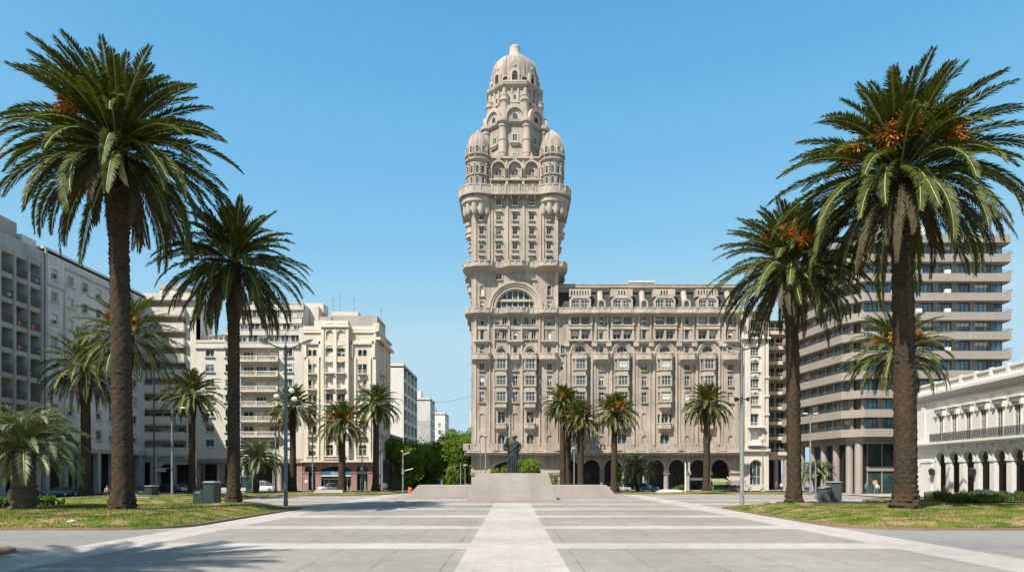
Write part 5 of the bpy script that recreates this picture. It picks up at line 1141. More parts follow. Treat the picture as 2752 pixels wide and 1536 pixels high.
sheet('pavement', [(-19.9, -18.5, 99.2, 300), (-7.5, -6.0, 99.2, 300), (-6.0, 44, 99.2, 108), (-53, -19.9, 99.2, 101), (40, 48, 60, 83), (-54.2, -51.6, 40, 100)], .10, M_walk)
def island(name, x0, x1, y0, y1, r0, r1, hm, sgn, bumps=(), seed=0, kerb=True, grass=True):
    """a raised lawn: rounded inner corners towards the axis, gently mounded turf, low stone kerb"""
    rng = np.random.default_rng(seed); ny = max(8, int((y1 - y0) / .45)); nx = max(8, int((x1 - x0) / .5)); ysv = np.linspace(y0, y1, ny + 1)
    def xin(y):
        e = 0.0
        if y - y0 < r0: e = r0 - math.sqrt(max(0, r0 ** 2 - (r0 - (y - y0)) ** 2))
        if y1 - y < r1: e = max(e, r1 - math.sqrt(max(0, r1 ** 2 - (r1 - (y1 - y)) ** 2)))
        return x0 + e
    m = MB(); ss = lambda t: t * t * (3 - 2 * t); pts = {}
    def hgt(x, y):
        d = min(x - xin(y), y - y0, y1 - y, x1 - x); h = .09 + (hm - .09) * ss(min(1, max(0, d / 2.6))) + .05 * mnoise.noise((x * .35 * sgn, y * .35, seed)) * min(1, max(0, d))
        for bx_, by_, bh, br in bumps: h += bh * math.exp(-((x - bx_) ** 2 + (y - by_) ** 2) / br ** 2)
        return h
    for j, y in enumerate(ysv):
        xi = xin(y)
        for i in range(nx + 1):
            x = xi + (x1 - xi) * (i / nx) ** 1.5; m.v.append((sgn * x, y, hgt(x, y)))
    m.f = [(j * (nx + 1) + i, j * (nx + 1) + i + 1, (j + 1) * (nx + 1) + i + 1, (j + 1) * (nx + 1) + i) for j in range(ny) for i in range(nx)]; m.m = [0] * len(m.f)
    lo = structure(name, m, M_lawn, 80)
    k = MB(); inner = [(xin(y), y) for y in np.linspace(y0, y1, 70)]; path = [(x1, y0)] + [(x1 - (x1 - inner[0][0]) * i / 30, y0) for i in range(1, 30)] + inner + [(x1, y1)]
    path = [(sgn * (x - .13), y) for x, y in path]
    if sgn < 0: path = path[::-1]
    P2 = [(x, y + .012 * rng.normal()) for x, y in path]; k.ribbon(P2, -.02, .115, .17 if sgn > 0 else .17); structure('kerb', k, M_kerb)
    if grass:
        n = grass; V = []
        for _ in range(n):
            y = y0 + (y1 - y0) * rng.uniform(0, 1) ** 1.25; xi = xin(y); x = xi + min(x1 - xi, 22) * rng.uniform(0, 1) ** 1.1; h = hgt(x, y) - .01; l = rng.uniform(.035, .1); a = rng.uniform(0, PI); w_ = .02 * rng.uniform(.7, 1.6); dx, dy = math.cos(a) * w_, math.sin(a) * w_; lx, ly = rng.normal(0, .03, 2)
            V += [(sgn * x - dx, y - dy, h), (sgn * x + dx, y + dy, h), (sgn * x + lx, y + ly, h + l)]
        g = MB(); g.v = V; g.f = [(3 * i, 3 * i + 1, 3 * i + 2) for i in range(n)]; g.m = [0] * n; tag(g.build('grass', M_lawn), kind='stuff')
    return hgt
island('lawn', 15.75, 42, 31.3, 51.5, 3.2, 1.5, .40, -1, [(23.1, 40.5, .12, 1.6), (19.5, 48, .18, 1.8)], 1, True, 42000)
island('lawn', 15.75, 42, 31.3, 51.5, 3.2, 1.5, .40, 1, [(23.9, 41.5, .1, 1.7), (19.9, 48, .18, 1.8)], 2, True, 42000)
island('lawn', 27.5, 44, 54, 76, 4, 4, .38, -1, [(45 * .997, 72, .1, 2)], 3, True, 6000)
island('lawn', 33, 43.5, 56, 66, 2, 3, .30, 1, [], 4, True, 4000)
island('lawn', 14.2, 43, 78.5, 94, 11, 1.5, .22, -1, [(28.3, 88, .12, 2), (21.4, 86, .15, 2), (17.9, 90, .12, 2), (36.5, 80, .2, 1.6)], 5, True, 5000)
island('lawn', 12.6, 37, 84, 94.2, 2.5, 1.5, .16, 1, [(24.5, 86, .28, 2.2)], 6, True, 5000)
island('lawn', 16.6, 30, 14, 23.2, 1.2, 1.2, .2, -1, [], 7, True, 3000)
island('lawn', 17.3, 30, 14, 23.2, 1.2, 1.2, .2, 1, [], 8, True, 3000)
# ================================================================ sun, sky, camera
az_s, el_s = (-.64, -.77), R(51)
sx_, sy_ = az_s; ln = math.hypot(sx_, sy_); to = Vector((sx_ / ln * math.cos(el_s), sy_ / ln * math.cos(el_s), math.sin(el_s)))
sl = bpy.data.lights.new('sun', 'SUN'); sl.energy = 5.0; sl.angle = R(.53); sl.color = (1, .945, .86); so_ = bpy.data.objects.new('sun', sl); COL.objects.link(so_); so_.rotation_euler = to.to_track_quat('Z', 'Y').to_euler()
wd = bpy.data.worlds.new('World'); scene.world = wd; wd.use_nodes = True; nt = wd.node_tree; sk = nt.nodes.new('ShaderNodeTexSky'); sk.sky_type = 'NISHITA'; sk.sun_disc = False
sk.sun_elevation = el_s; sk.sun_rotation = math.atan2(to.x, to.y); sk.altitude = 20; sk.air_density = 1.0; sk.dust_density = .6; sk.ozone_density = 2.2
sp = nt.nodes.new('ShaderNodeSeparateColor'); cb = nt.nodes.new('ShaderNodeCombineColor'); nt.links.new(sk.outputs[0], sp.inputs[0])
for i, (k, p) in enumerate(((.81, 1.35), (1.90, .58), (3.8, .16))):      # deeper blue overhead, pale towards the horizon
    a = nt.nodes.new('ShaderNodeMath'); a.operation = 'POWER'; a.inputs[1].default_value = p; b_ = nt.nodes.new('ShaderNodeMath'); b_.operation = 'MULTIPLY'; b_.inputs[1].default_value = k
    nt.links.new(sp.outputs[i], a.inputs[0]); nt.links.new(a.outputs[0], b_.inputs[0]); nt.links.new(b_.outputs[0], cb.inputs[i])
mn = nt.nodes.new('ShaderNodeMath'); mn.operation = 'MINIMUM'; mn.inputs[1].default_value = 2.78; nt.links.new(cb.inputs[0].links[0].from_socket, mn.inputs[0]); nt.links.new(mn.outputs[0], cb.inputs[0]); mg = nt.nodes.new('ShaderNodeMath'); mg.operation = 'MINIMUM'; mg.inputs[1].default_value = 4.08; nt.links.new(cb.inputs[1].links[0].from_socket, mg.inputs[0]); nt.links.new(mg.outputs[0], cb.inputs[1]); mb2 = nt.nodes.new('ShaderNodeMath'); mb2.operation = 'MINIMUM'; mb2.inputs[1].default_value = 4.85; nt.links.new(cb.inputs[2].links[0].from_socket, mb2.inputs[0]); nt.links.new(mb2.outputs[0], cb.inputs[2])
tcd = nt.nodes.new('ShaderNodeTexCoord'); sz = nt.nodes.new('ShaderNodeSeparateXYZ'); nt.links.new(tcd.outputs['Generated'], sz.inputs[0])
zr_ = ramp(nt, sz.outputs[2], [(.46, 1.0), (.6, .9), (.72, .62), (.88, .36)]); zm = mixc(nt, 1.0, cb.outputs[0], zr_, 'MULTIPLY')      # the zenith is darker than the sky over the roofs
nt.links.new(zm, nt.nodes['Background'].inputs[0]); nt.nodes['Background'].inputs[1].default_value = .12
cam = bpy.data.cameras.new('camera'); cam.sensor_width = 36; cam.lens = 24; cam.clip_end = 6000; cam.shift_x = 0; cam.shift_y = (HY - 768) / 2752
co = bpy.data.objects.new('camera', cam); COL.objects.link(co); co.location = (0, 0, H); co.rotation_euler = (R(90), 0, 0); scene.camera = co
scene.view_settings.view_transform = 'Standard'; scene.view_settings.look = 'None'; scene.view_settings.exposure = 0.56; scene.view_settings.gamma = 1
scene.render.resolution_x, scene.render.resolution_y = 1024, 571
scene.cycles.max_bounces = 6; scene.cycles.transparent_max_bounces = 8
# ================================================================ monument
M_gr = stone('pink grey polished granite', (.365, .315, .282), .45, .6, 14, .3, .06, (.6, .6, .6)); M_bronze = stone('green bronze', (.032, .043, .039), .4, .45, 8, .35, .3, (.45, .5, .5))
mon = thing('monument_plinth', 'broad sloping pink granite plinth that carries the bronze statue, with low side wings', 'monument', (0, 66.5, 0))
def slope(m, w0, w1, y0, y1, z0, z1, fs=.35): m.vprism([(-w0, y0), (w0, y0), (w0, y1), (-w0, y1)], z0, z1, [(-w1, y0 + fs), (w1, y0 + fs), (w1, y1 - fs), (-w1, y1 - fs)])
def bev(o, w=.02): b = o.modifiers.new('bevel', 'BEVEL'); b.width = w; b.segments = 2; b.limit_method = 'ANGLE'; return o
m = MB(); slope(m, 4.24, 3.43, -2.5, 3.5, .09, 2.62); bev(m.build('plinth', M_gr, mon), .03)
m = MB(); m.box(-4.85, 4.85, -4.2, 4.2, 0, .09); bev(m.build('base_slab', M_gr, mon))
m = MB(); m.vprism([(-11.35, 6.9), (-3.6, 6.9), (-3.6, 10), (-11.35, 10)], 0, 1.34, [(-10.1, 7.0), (-3.6, 7.0), (-3.6, 9.9), (-10.1, 9.9)]); bev(m.build('side_wing', M_gr, mon), .03)
m = MB(); m.vprism([(3.6, 6.9), (11.45, 6.9), (11.45, 10), (3.6, 10)], 0, 1.34, [(3.6, 7.0), (10.2, 7.0), (10.2, 9.9), (3.6, 9.9)]); bev(m.build('side_wing', M_gr, mon), .03)
g = MB()
for z in (.95, 1.8):
    k = (z - .09) / 2.53; e = 4.24 - .81 * k; g.box(-e, e, -2.503 + .35 * k, -2.49 + .35 * k, z, z + .012)
for x in (-2.2, -.1, 1.9): g.add([(x, -2.505 + .0, .1), (x + .014, -2.505, .1), (x + .014, -2.16, 2.6), (x, -2.16, 2.6)], [(0, 1, 2, 3)])
g.build('joint', plain('granite joint', (.2, .17, .155), .8), mon)
# ---- the statue: one fused figure seen from behind, robe, raised bundle, hand at the hip
st = thing('statue', 'green bronze statue of a robed figure standing on the granite plinth', 'statue', (.08, 66, 2.6)); m = MB(); Hs = 3.62
rings = [(0, .60, .46, -.02), (.06, .57, .44, -.02), (.16, .50, .40, .0), (.3, .45, .37, .02), (.42, .47, .36, .03), (.5, .52, .36, .03), (.56, .53, .35, .02), (.63, .49, .32, .03), (.7, .54, .33, .05), (.77, .60, .33, .06), (.82, .57, .30, .07), (.855, .40, .24, .08), (.875, .2, .18, .09), (.9, .16, .16, .1)]
n = 40
for i, (f, a, d, xo) in enumerate(rings):
    for k in range(n):
        q = 2 * PI * k / n; fold = 1 + (.075 * math.cos(7 * q + f * 3) + .045 * math.cos(13 * q - f * 7)) * (1.15 - f) ; m.v.append((xo + a * fold * math.cos(q), d * fold * math.sin(q), f * Hs))
m.f = [(j * n + k, j * n + (k + 1) % n, (j + 1) * n + (k + 1) % n, (j + 1) * n + k) for j in range(len(rings) - 1) for k in range(n)] + [tuple(range(n - 1, -1, -1)), tuple(range((len(rings) - 1) * n, len(rings) * n))]; m.m = [0] * len(m.f)
z = lambda f: f * Hs
m.ball((.13, -.02, z(.945)), .2, 14, 1.2); m.ball((.36, .02, z(.965)), .13, 10, .8); m.ball((.2, .0, z(.985)), .15, 10, .7); m.ball((-.02, -.04, z(.955)), .1, 8)
m.tube([(-.45, 0, z(.8)), (-.66, -.04, z(.68)), (-.62, -.3, z(.63)), (-.5, -.42, z(.66))], [.2, .18, .15, .1], 10); m.tube([(.58, 0, z(.8)), (.7, .02, z(.68)), (.6, -.22, z(.6)), (.25, -.36, z(.63))], [.19, .17, .13, .1], 10)
for k in range(5): m.tube([(-.5 + .02 * k, -.42, z(.66) + .05 - .035 * k), (-.42, -.5, z(.665) + .04 - .035 * k)], .035, 5)
for k in range(5): m.tube([(.25, -.36, z(.63) + .05 - .03 * k), (.12, -.42, z(.63) + .04 - .035 * k)], .035, 5)
m.tube([(-.72, -.2, z(.6)), (-.74, -.2, z(.8))], [.2, .16], 10); m.tube([(-.74, -.2, z(.66)), (-.52, -.15, z(.96))], [.14, .09], 8); m.tube([(-.5, -.1, z(.8)), (-.34, -.1, z(.96)), (-.28, -.1, z(.95))], [.1, .08, .05], 8)
for q in (.68, .72, .76): m.lathe(-.72, -.18, [(.2, z(q)), (.27, z(q) + .03), (.2, z(q) + .07)], 12)
m.tube([(.32, -.42, z(.62)), (.34, -.48, z(.28)), (.35, -.48, z(.2))], [.05, .045, .03], 6); m.tube([(-.3, -.2, z(.42)), (-.5, -.1, z(.3)), (-.55, 0, z(.26))], [.2, .13, .04], 8)
m.tube([(-.35, -.25, z(.1)), (-.68, -.3, z(.0))], [.2, .13], 8); m.vprism([(-.85, -.6), (.75, -.6), (.75, .6), (-.85, .6)], -.02, .05)
for k in range(6): x = -.42 + .17 * k; m.tube([(x * .9, -.36, z(.5)), (x, -.39 - .02 * (k % 2), z(.3)), (x * 1.2, -.46, z(.02))], [.03, .06, .07], 6)
m.tube([(.5, -.2, z(.8)), (.2, -.34, z(.7)), (-.3, -.3, z(.58))], [.07, .08, .07], 8)
so = m.build('bronze_figure', M_bronze, st); rm = so.modifiers.new('remesh', 'REMESH'); rm.mode = 'VOXEL'; rm.voxel_size = .03; rm.use_smooth_shade = True
# ================================================================ street furniture
M_pole = stone('blue grey painted steel', (.155, .18, .195), .3, .5, 8, .3, .05); M_galv = stone('galvanised steel', (.22, .225, .225), .25, .45, 8, .3, .05, (.6, .6, .6)); M_lens = plain('frosted lamp glass', (.75, .74, .7), .3); M_head = plain('lamp housing', (.42, .4, .37), .4)
def tall_lamp(xpx, D, ytop, label, mat, r0=.21, spread=1.65, rise=.5, spike=1.0, flood=None, yarm=938):
    s = FS / D; x = PX(xpx, D); h = PZ(yarm, D); t = thing('street_lamp', label, 'street lamp', (x, D, 0), 0, 'tall twin arm street lamps'); m = MB()
    m.lathe(0, 0, [(r0 * 1.5, 0), (r0 * 1.5, .05), (r0 * 1.15, .06), (r0 * 1.12, .5), (r0, .55), (r0, 5.2), (r0 * .88, 5.25), (r0 * .62, h), (r0 * .7, h + .02), (r0 * .7, h + .25)], 16); m.box(-.09, .09, -r0 * 1.16, -r0 * .9, .7, 1.15); m.build('pole', mat, t, 40)
    if spike: m = MB(); m.lathe(0, 0, [(r0 * .3, h + .2), (r0 * .2, h + 1.6 * spike), (r0 * .35, h + 1.62 * spike), (.02, h + 2.2 * spike)], 8); m.build('finial', mat, t, 40)
    for sd in (-1, 1):
        m = MB(); m.tube([(0, 0, h), (sd * spread * .35, 0, h + rise * .22), (sd * spread * .75, 0, h + rise * .7)], [.075, .06, .05], 8); a = m.build('arm', mat, t, 40)
        m = MB(); d = Vector((sd, 0, rise * .55)).normalized(); p = Vector((sd * spread * .7, 0, h + rise * .68)); m.tube([p, p + d * .15, p + d * .7, p + d * .95], [.05, .1, .12, .04], 10); m.build('lamp_head', M_head, a, 50)
        m = MB(); m.tube([p + d * .2 - Vector((0, 0, .11)), p + d * .75 - Vector((0, 0, .12))], [.1, .1], 8); m.build('lens', M_lens, a, 50)
    if flood:
        zf = PZ(flood, D)
        for sd in (-1, 1): m = MB(); m.tube([(0, 0, zf), (sd * .35, -.05, zf + .05)], .04, 6); m.tube([(sd * .32, -.05, zf + .05), (sd * .55, -.15, zf)], [.11, .2], 10); m.build('floodlight', plain('black housing', (.02, .02, .02), .4), t, 40)
        m = MB(); m.tube([(-.25, -.1, zf), (-.42, -.1, zf - .6), (-.3, -.1, zf - .9), (-.1, -.2, zf - .5)], .02, 4); m.build('cable', M_iron, t)
    return t
tall_lamp(768, 53, 898, 'tall blue grey street lamp with two arms and a spike at the left lawn tip', M_pole, .15, 1.75, .65, .6)
tall_lamp(1994, 55, 925, 'tall grey street lamp with two arms and black floodlights at the right lawn tip', M_galv, .165, 1.6, .55, .45, 1073, 940)
def globe_lamp(xpx, D, ytop, label):
    h = PZ(ytop, D); t = thing('globe_lamp', label, 'street lamp', (PX(xpx, D), D, 0)); m = MB(); m.lathe(0, 0, [(.14, 0), (.1, .6), (.07, h)], 10); m.build('pole', M_pole, t, 40)
    for dx, dz in ((.52, -.2), (.85, -1.15), (-1.15, -.85)): m = MB(); m.tube([(0, 0, h + dz - .5), (dx * .6, 0, h + dz - .45), (dx, 0, h + dz - .2)], .04, 6); a = m.build('arm', M_pole, t); m = MB(); m.ball((dx, 0, h + dz), .33, 14, .85); m.build('globe', M_lens, a, 60)
globe_lamp(771, 76, 1044, 'lamp post with white globes half hidden by the tall blue grey lamp')
def post(xpx, D, ytop, r, label, mat=None, kind='plain', name='lamp_post', cat='post'):
    h = PZ(ytop, D); t = thing(name, label, cat, (PX(xpx, D), D, 0)); m = MB(); m.lathe(0, 0, [(r * 1.25, 0), (r * 1.2, .4), (r, .45), (r * .8, h)], 10); m.build('pole', mat or M_galv, t, 40)
    if kind == 'cap': m = MB(); m.lathe(0, 0, [(r, h), (.36, h + .12), (.36, h + .2), (.05, h + .3)], 12); m.build('lamp_head', M_head, t, 40)
    if kind == 'arm': m = MB(); m.tube([(0, 0, h - .1), (.5, -.1, h + .1), (1.1, -.2, h + .15)], .04, 6); a = m.build('arm', mat or M_galv, t); m = MB(); m.tube([(.8, -.15, h + .12), (1.5, -.25, h + .14)], [.1, .07], 8); m.build('lamp_head', M_lens, a, 40)
    if kind == 'twin':
        for q in (-1, 1): m = MB(); m.tube([(0, 0, h - .1), (q * .6, 0, h + .05)], .035, 5); a = m.build('arm', M_galv, t); m = MB(); m.tube([(q * .4, 0, h + .05), (q * .95, 0, h + .1)], [.09, .08], 8); m.build('lamp_head', M_lens, a, 40)
    if kind == 'box': m = MB(); m.box(-.16, .16, -.2, .0, h * .6, h * .6 + .5); m.build('box', M_head, t)
    return t
post(463, 71, 1099, .135, 'blue grey steel post standing before the small left palm', M_pole, 'arm')
post(414, 76, 960, .09, 'slim tall dark pole right of the tallest left palm trunk', M_iron, 'plain')
post(419, 77, 1200, .11, 'short pale post beside the slim tall dark pole', M_galv); post(527, 84, 1212, .09, 'slim pale post right of the small left palm trunk', M_galv)
post(741, 88, 1156, .14, 'grey post in front of the white parked van', M_galv); post(734, 92, 1217, .1, 'shorter pale post left of the grey post at the van', M_galv)
post(840, 89, 1166, .1, 'slim lamp post before the left opening of the granite base', M_galv, 'cap'); post(973, 89, 1222, .09, 'slim pale post before the right arched granite opening', M_galv, 'box')
post(1021, 94, 1197, .13, 'left of two pale posts at the cream building corner', M_galv); post(1027, 95, 1202, .12, 'right of two pale posts at the cream building corner', M_galv)
post(1305, 95, 1174, .11, 'lamp post with flat cap left of the statue', M_galv, 'cap'); post(1291, 96, 1196, .05, 'very thin pole at the left corner of the tan tower', M_galv); post(1238, 96, 1243, .07, 'short thin pole, left of a pair at the tree side of the tower', M_galv); post(1250, 97, 1252, .07, 'short thin pole with lantern, right of a pair at the tree side of the tower', M_galv, 'cap')
post(1543, 92, 1207, .09, 'thin lamp post between the palm trunks right of the statue', M_galv, 'cap'); post(1842, 90, 1242, .09, 'left of two white posts before an arcade column', M_lens); post(1852, 91, 1241, .08, 'right of two white posts before an arcade column', M_lens, 'box')
post(2050, 97, 1185, .09, 'slim post at the right edge of the narrow white house', M_galv, 'cap'); post(2178, 88, 1112, .11, 'street lamp with small twin heads before the banded block', M_galv, 'twin'); post(2462, 66, 1030, .12, 'tall pale grey pole right of the tallest right palm', stone('pale grey steel', (.34, .37, .4), .2, .4)); post(2192, 70, 1240, .1, 'short grey post beside the low double stemmed palm', M_pole)
post(310, 66, 1262, .06, 'small blue information sign post left of the tallest left palm', M_pole, 'box')
def sign_post(xpx, D, ytop, label, c, r=.28):
    h = PZ(ytop, D); t = thing('road_sign', label, 'road sign', (PX(xpx, D), D, 0)); m = MB(); m.tube([(0, 0, 0), (0, 0, h)], .04, 6); m.build('pole', M_galv, t); m = MB(); m.T = Matrix.Translation((0, -.05, h - r)) @ Matrix.Rotation(R(90), 4, 'X'); m.lathe(0, 0, [(r, -.015), (r, .015)], 18); m.build('disc', plain('sign ' + label[:12], c, .5), t)
sign_post(2351, 80, 1289, 'round orange and white road sign before the glass shopfront', (.7, .3, .12)); sign_post(1034, 93, 1296, 'white oval notice on legs at the cream building corner', (.75, .75, .73), .38); sign_post(823, 93, 1288, 'small round white sign at the left granite pillar', (.7, .7, .7), .22)
t = thing('traffic_light', 'pale traffic light pole with amber lamp and side arms at the avenue mouth', 'traffic light', (PX(1083, 88), 88, 0)); h = PZ(1214, 88); m = MB(); m.lathe(0, 0, [(.13, 0), (.1, .5), (.08, h)], 10); m.build('pole', M_galv, t, 40)
m = MB(); m.ball((-.1, -.05, h + .12), .16, 10, 1); m.build('amber_lamp', plain('amber lens', (.6, .35, .05), .4), t, 50)
m = MB(); m.tube([(0, 0, h - .3), (.85, 0, h)], .035, 5); m.tube([(.02, 0, PZ(1265, 88)), (1.3, 0, PZ(1258, 88))], .045, 5); m.build('arm', M_lens, t); m = MB(); m.box(-.14, .14, -.2, .1, PZ(1274, 88), PZ(1258, 88)); m.box(-.1, .1, -.16, .06, PZ(1244, 88), PZ(1236, 88)); m.build('signal_box', M_galv, t)
# cabinets, bins
M_cab = stone('dark green painted steel', (.03, .055, .048), .3, .5, 6, .35, .05, (.6, .6, .6))
def kiosk(xpx, D, wpx, hpx, label, mat, flip=1, z=0):
    s = FS / D; w_ = wpx / s; h = hpx / s; t = thing('waste_container', label, 'waste container', (PX(xpx, D), D, z)); m = MB(); m.box(-.02 * w_, .5 * w_, -.7, .7, .05, h * .93); b0 = bev(m.build('body', mat, t), .03)
    m = MB(); m.add([(-.04 * w_, -.8, h * .93), (.53 * w_, -.8, h * .93), (.53 * w_, .8, h * .93), (-.04 * w_, .8, h * .93), (.02 * w_, -.5, h), (.45 * w_, -.5, h), (.45 * w_, .5, h), (.02 * w_, .5, h)], [(3, 2, 1, 0), (4, 5, 6, 7), (0, 1, 5, 4), (1, 2, 6, 5), (2, 3, 7, 6), (3, 0, 4, 7)]); m.build('lid', M_galv, t)
    m = MB(); m.prism([(-.5 * w_, .05), (-.04 * w_, .05), (-.04 * w_, h * .72), (-.46 * w_, h * .62)], -.65, .6); bev(m.build('side_bin', mat, t), .02)
    m = MB(); m.add([(-.5 * w_, -.72, h * .62), (-.03 * w_, -.72, h * .74), (-.03 * w_, .66, h * .78), (-.5 * w_, .66, h * .66)], [(0, 1, 2, 3)]); m.box(-.36 * w_, -.14 * w_, -.68, -.64, h * .5, h * .56); m.build('flap', M_galv, t)
    m = MB(); m.box(.06 * w_, .44 * w_, -.715, -.7, h * .12, h * .86); m.build('door', mat, t)
    for x in (-.47, .44): m = MB(); m.tube([(x * w_, -.5, 0), (x * w_, -.5, .3)], .05, 6); m.build('leg', M_iron, t)
    if flip < 0:
        for c in t.children: pass
    return t
kiosk(556, 56.5, 58, 64, 'large dark green waste container behind the left lawn tip', M_cab); kiosk(398, 70, 40, 36, 'dark green waste container beside the slim tall pole', M_cab)
kiosk(2228, 64, 50, 54, 'grey green utility cabinet behind the right lawn palms', stone('grey green steel', (.075, .085, .07), .3, .5), -1)
t = thing('ticket_kiosk', 'blue grey ticket kiosk with glass panels behind the medium left palm', 'kiosk', (PX(664, 91), 91, 0)); m = MB(); m.box(-1.0, -.6, -.6, .6, 0, 2.1); m.box(-1.0, 1.0, -.6, .6, 2.1, 2.35); m.box(.85, 1.0, -.6, .6, 0, 2.1); m.build('frame', M_pole, t); m = MB(); m.box(-.6, .85, -.5, .5, .3, 2.1); m.build('pane', M_glassd, t); m = MB(); m.ball((-.8, -.62, 1.75), .12, 8); m.build('lamp', M_lens, t)
M_bench = stone('pale bench stone', (.5, .46, .42), .3, .8, 12, .2, .1)
def bench(xpx, D, z, w_, label, mat=None, back=True):
    t = thing('stone_bench', label, 'bench', (PX(xpx, D), D, z)); m = MB(); m.box(-w_ / 2, w_ / 2, -.3, .3, .38, .5); bev(m.build('seat', mat or M_bench, t))
    for s_ in (-1, 1): m = MB(); m.box(s_ * w_ * .38 - .18, s_ * w_ * .38 + .18, -.22, .22, 0, .38); m.build('leg', mat or M_bench, t)
    if back: m = MB(); m.box(-w_ / 2, w_ / 2, .26, .42, .6, .95); bev(m.build('backrest', mat or M_bench, t))
bench(383, 61, 0, 1.6, 'low reddish stone bench right of the tallest left palm', stone('reddish stone', (.36, .27, .23), .3), False); bench(618, 78, .0, 3.4, 'long pale stone bench behind the medium left palm'); bench(2032, 95.5, .1, 2.4, 'pale stone bench under the arched door of the narrow house')
t = thing('stone_slab', 'wide low pinkish stone slab on the far left lawn', 'stone slab', (PX(885, 84), 84, .15)); m = MB(); m.vprism([(-1.9, -.7), (1.9, -.7), (1.9, .7), (-1.9, .7)], 0, .42, [(-1.5, -.5), (1.7, -.5), (1.7, .5), (-1.5, .5)]); bev(m.build('slab', M_gr, t))
t = thing('stone_slab', 'low yellowish stone slab on the far right lawn', 'stone slab', (PX(1800, 88), 88, .12)); m = MB(); m.vprism([(-1.9, -.7), (2.1, -.7), (2.1, .7), (-1.9, .7)], 0, .4, [(-1.1, -.4), (1.0, -.4), (1.0, .4), (-1.1, .4)]); bev(m.build('slab', M_bench, t))
t = thing('lawn_rock', 'small flat rock on the right lawn before the medium palm', 'rock', (*at(2079, 1352, .42), .38)); m = MB(); m.lathe(0, 0, [(.3, 0), (.33, .08), (.22, .16), (.05, .18)], 9); m.build('rock', M_bench, t, 60)
for x, y, lb in ((620, 1405, 'crumpled pale paper scrap on the near left lawn'),): X, D = at(192, 1404, .3); t = thing('paper_scrap', lb, 'litter', (X, D, .36)); m = MB(); m.add([(-.2, -.1, 0), (.2, -.08, .05), (.24, .1, .02), (0, .02, .1), (-.18, .12, .03)], [(0, 1, 3), (1, 2, 3), (2, 4, 3), (4, 0, 3)]); m.build('paper', plain('pale paper', (.65, .58, .55), .9), t)
# flower bed at the right edge
g = MB(); rng = np.random.default_rng(5)
for _ in range(5200):
    x, y = rng.uniform(36.5, 44) , rng.uniform(56.6, 60.5); l = rng.uniform(.3, .65) * (.55 + .9 * max(0, .5 + mnoise.noise((x * 1.1, y * 1.1, 2)))); a = rng.uniform(0, 2 * PI); o = rng.uniform(.2, .6) * l; w_ = rng.uniform(.03, .06); dx, dy = -math.sin(a) * w_, math.cos(a) * w_; ox, oy = math.cos(a) * o, math.sin(a) * o
    g.add([(x - dx, y - dy, .25), (x + dx, y + dy, .25), (x + ox * .6 + dx, y + oy * .6 + dy, .25 + l * .8), (x + ox, y + oy, .25 + l), (x + ox * .6 - dx, y + oy * .6 - dy, .25 + l * .8)], [(0, 1, 2, 3, 4)])
tag(g.build('flower_bed', leafmat('bed leaves', (.05, .085, .02), (.13, .16, .05), .5, .2, .3, 4)), kind='stuff')
t = thing('railing_fence', 'low dark railing before the flower bed at the right edge', 'fence', (40, 61.5, 0)); m = MB(); rail(m, -2.5, 6, 0, 0.2, 1.0, 40); m.build('railing', M_iron, t)
# market stalls
def stall(xpx, D, w_, label, c1, c2, h=1.75):
    t = thing('market_stall', label, 'market stall', (PX(xpx, D), D, .0)); m = MB(); m.add([(-w_ / 2, -1.0, h - .35), (w_ / 2, -1.0, h - .35), (w_ / 2 - .2, .9, h + .1), (-w_ / 2 + .2, .9, h + .1)], [(0, 1, 2, 3)]); m.box(-w_ / 2, w_ / 2, -1.02, -.98, h - .75, h - .34); m.build('awning', plain('awning ' + label[:9], c1, .8), t)
    m = MB(); m.box(-w_ / 2 + .15, w_ / 2 - .15, -.6, .4, .1, .75); m.build('counter', plain('stall cloth ' + label[:9], c2, .8), t)
    for s_ in (-1, 1): m = MB(); m.tube([(s_ * (w_ / 2 - .1), -.95, 0), (s_ * (w_ / 2 - .1), -.95, h - .4)], .04, 5); m.build('leg', M_galv, t)
    m = MB()
    for i in range(14): m.ball((rnd.uniform(-w_ / 2 + .2, w_ / 2 - .2), -.4 + rnd.uniform(-.2, .4), .85), rnd.uniform(.08, .16), 7)
    m.build('goods', plain('dark goods', (.1, .09, .08), .8), t)
stall(1933, 97, 2.5, 'green striped market stall under the right arcade arch', (.22, .27, .13), (.05, .12, .04)); stall(1976, 96.5, 2.4, 'brown roofed market stall beside the right arcade pier', (.38, .31, .27), (.12, .1, .09), 2.0)
# overhead cable across the avenue
t = thing('overhead_cable', 'thin overhead cable strung across the avenue to the tan tower', 'cable'); m = MB(); A, B_ = Vector((PX(1158, 128), 128, PZ(1080, 128))), Vector((-6.1, 106, PZ(1060, 106))); m.tube([A + (B_ - A) * q - Vector((0, 0, 1.0 * 4 * q * (1 - q) * .4)) for q in np.linspace(0, 1, 12)], .025, 4); m.build('cable', M_iron, t)
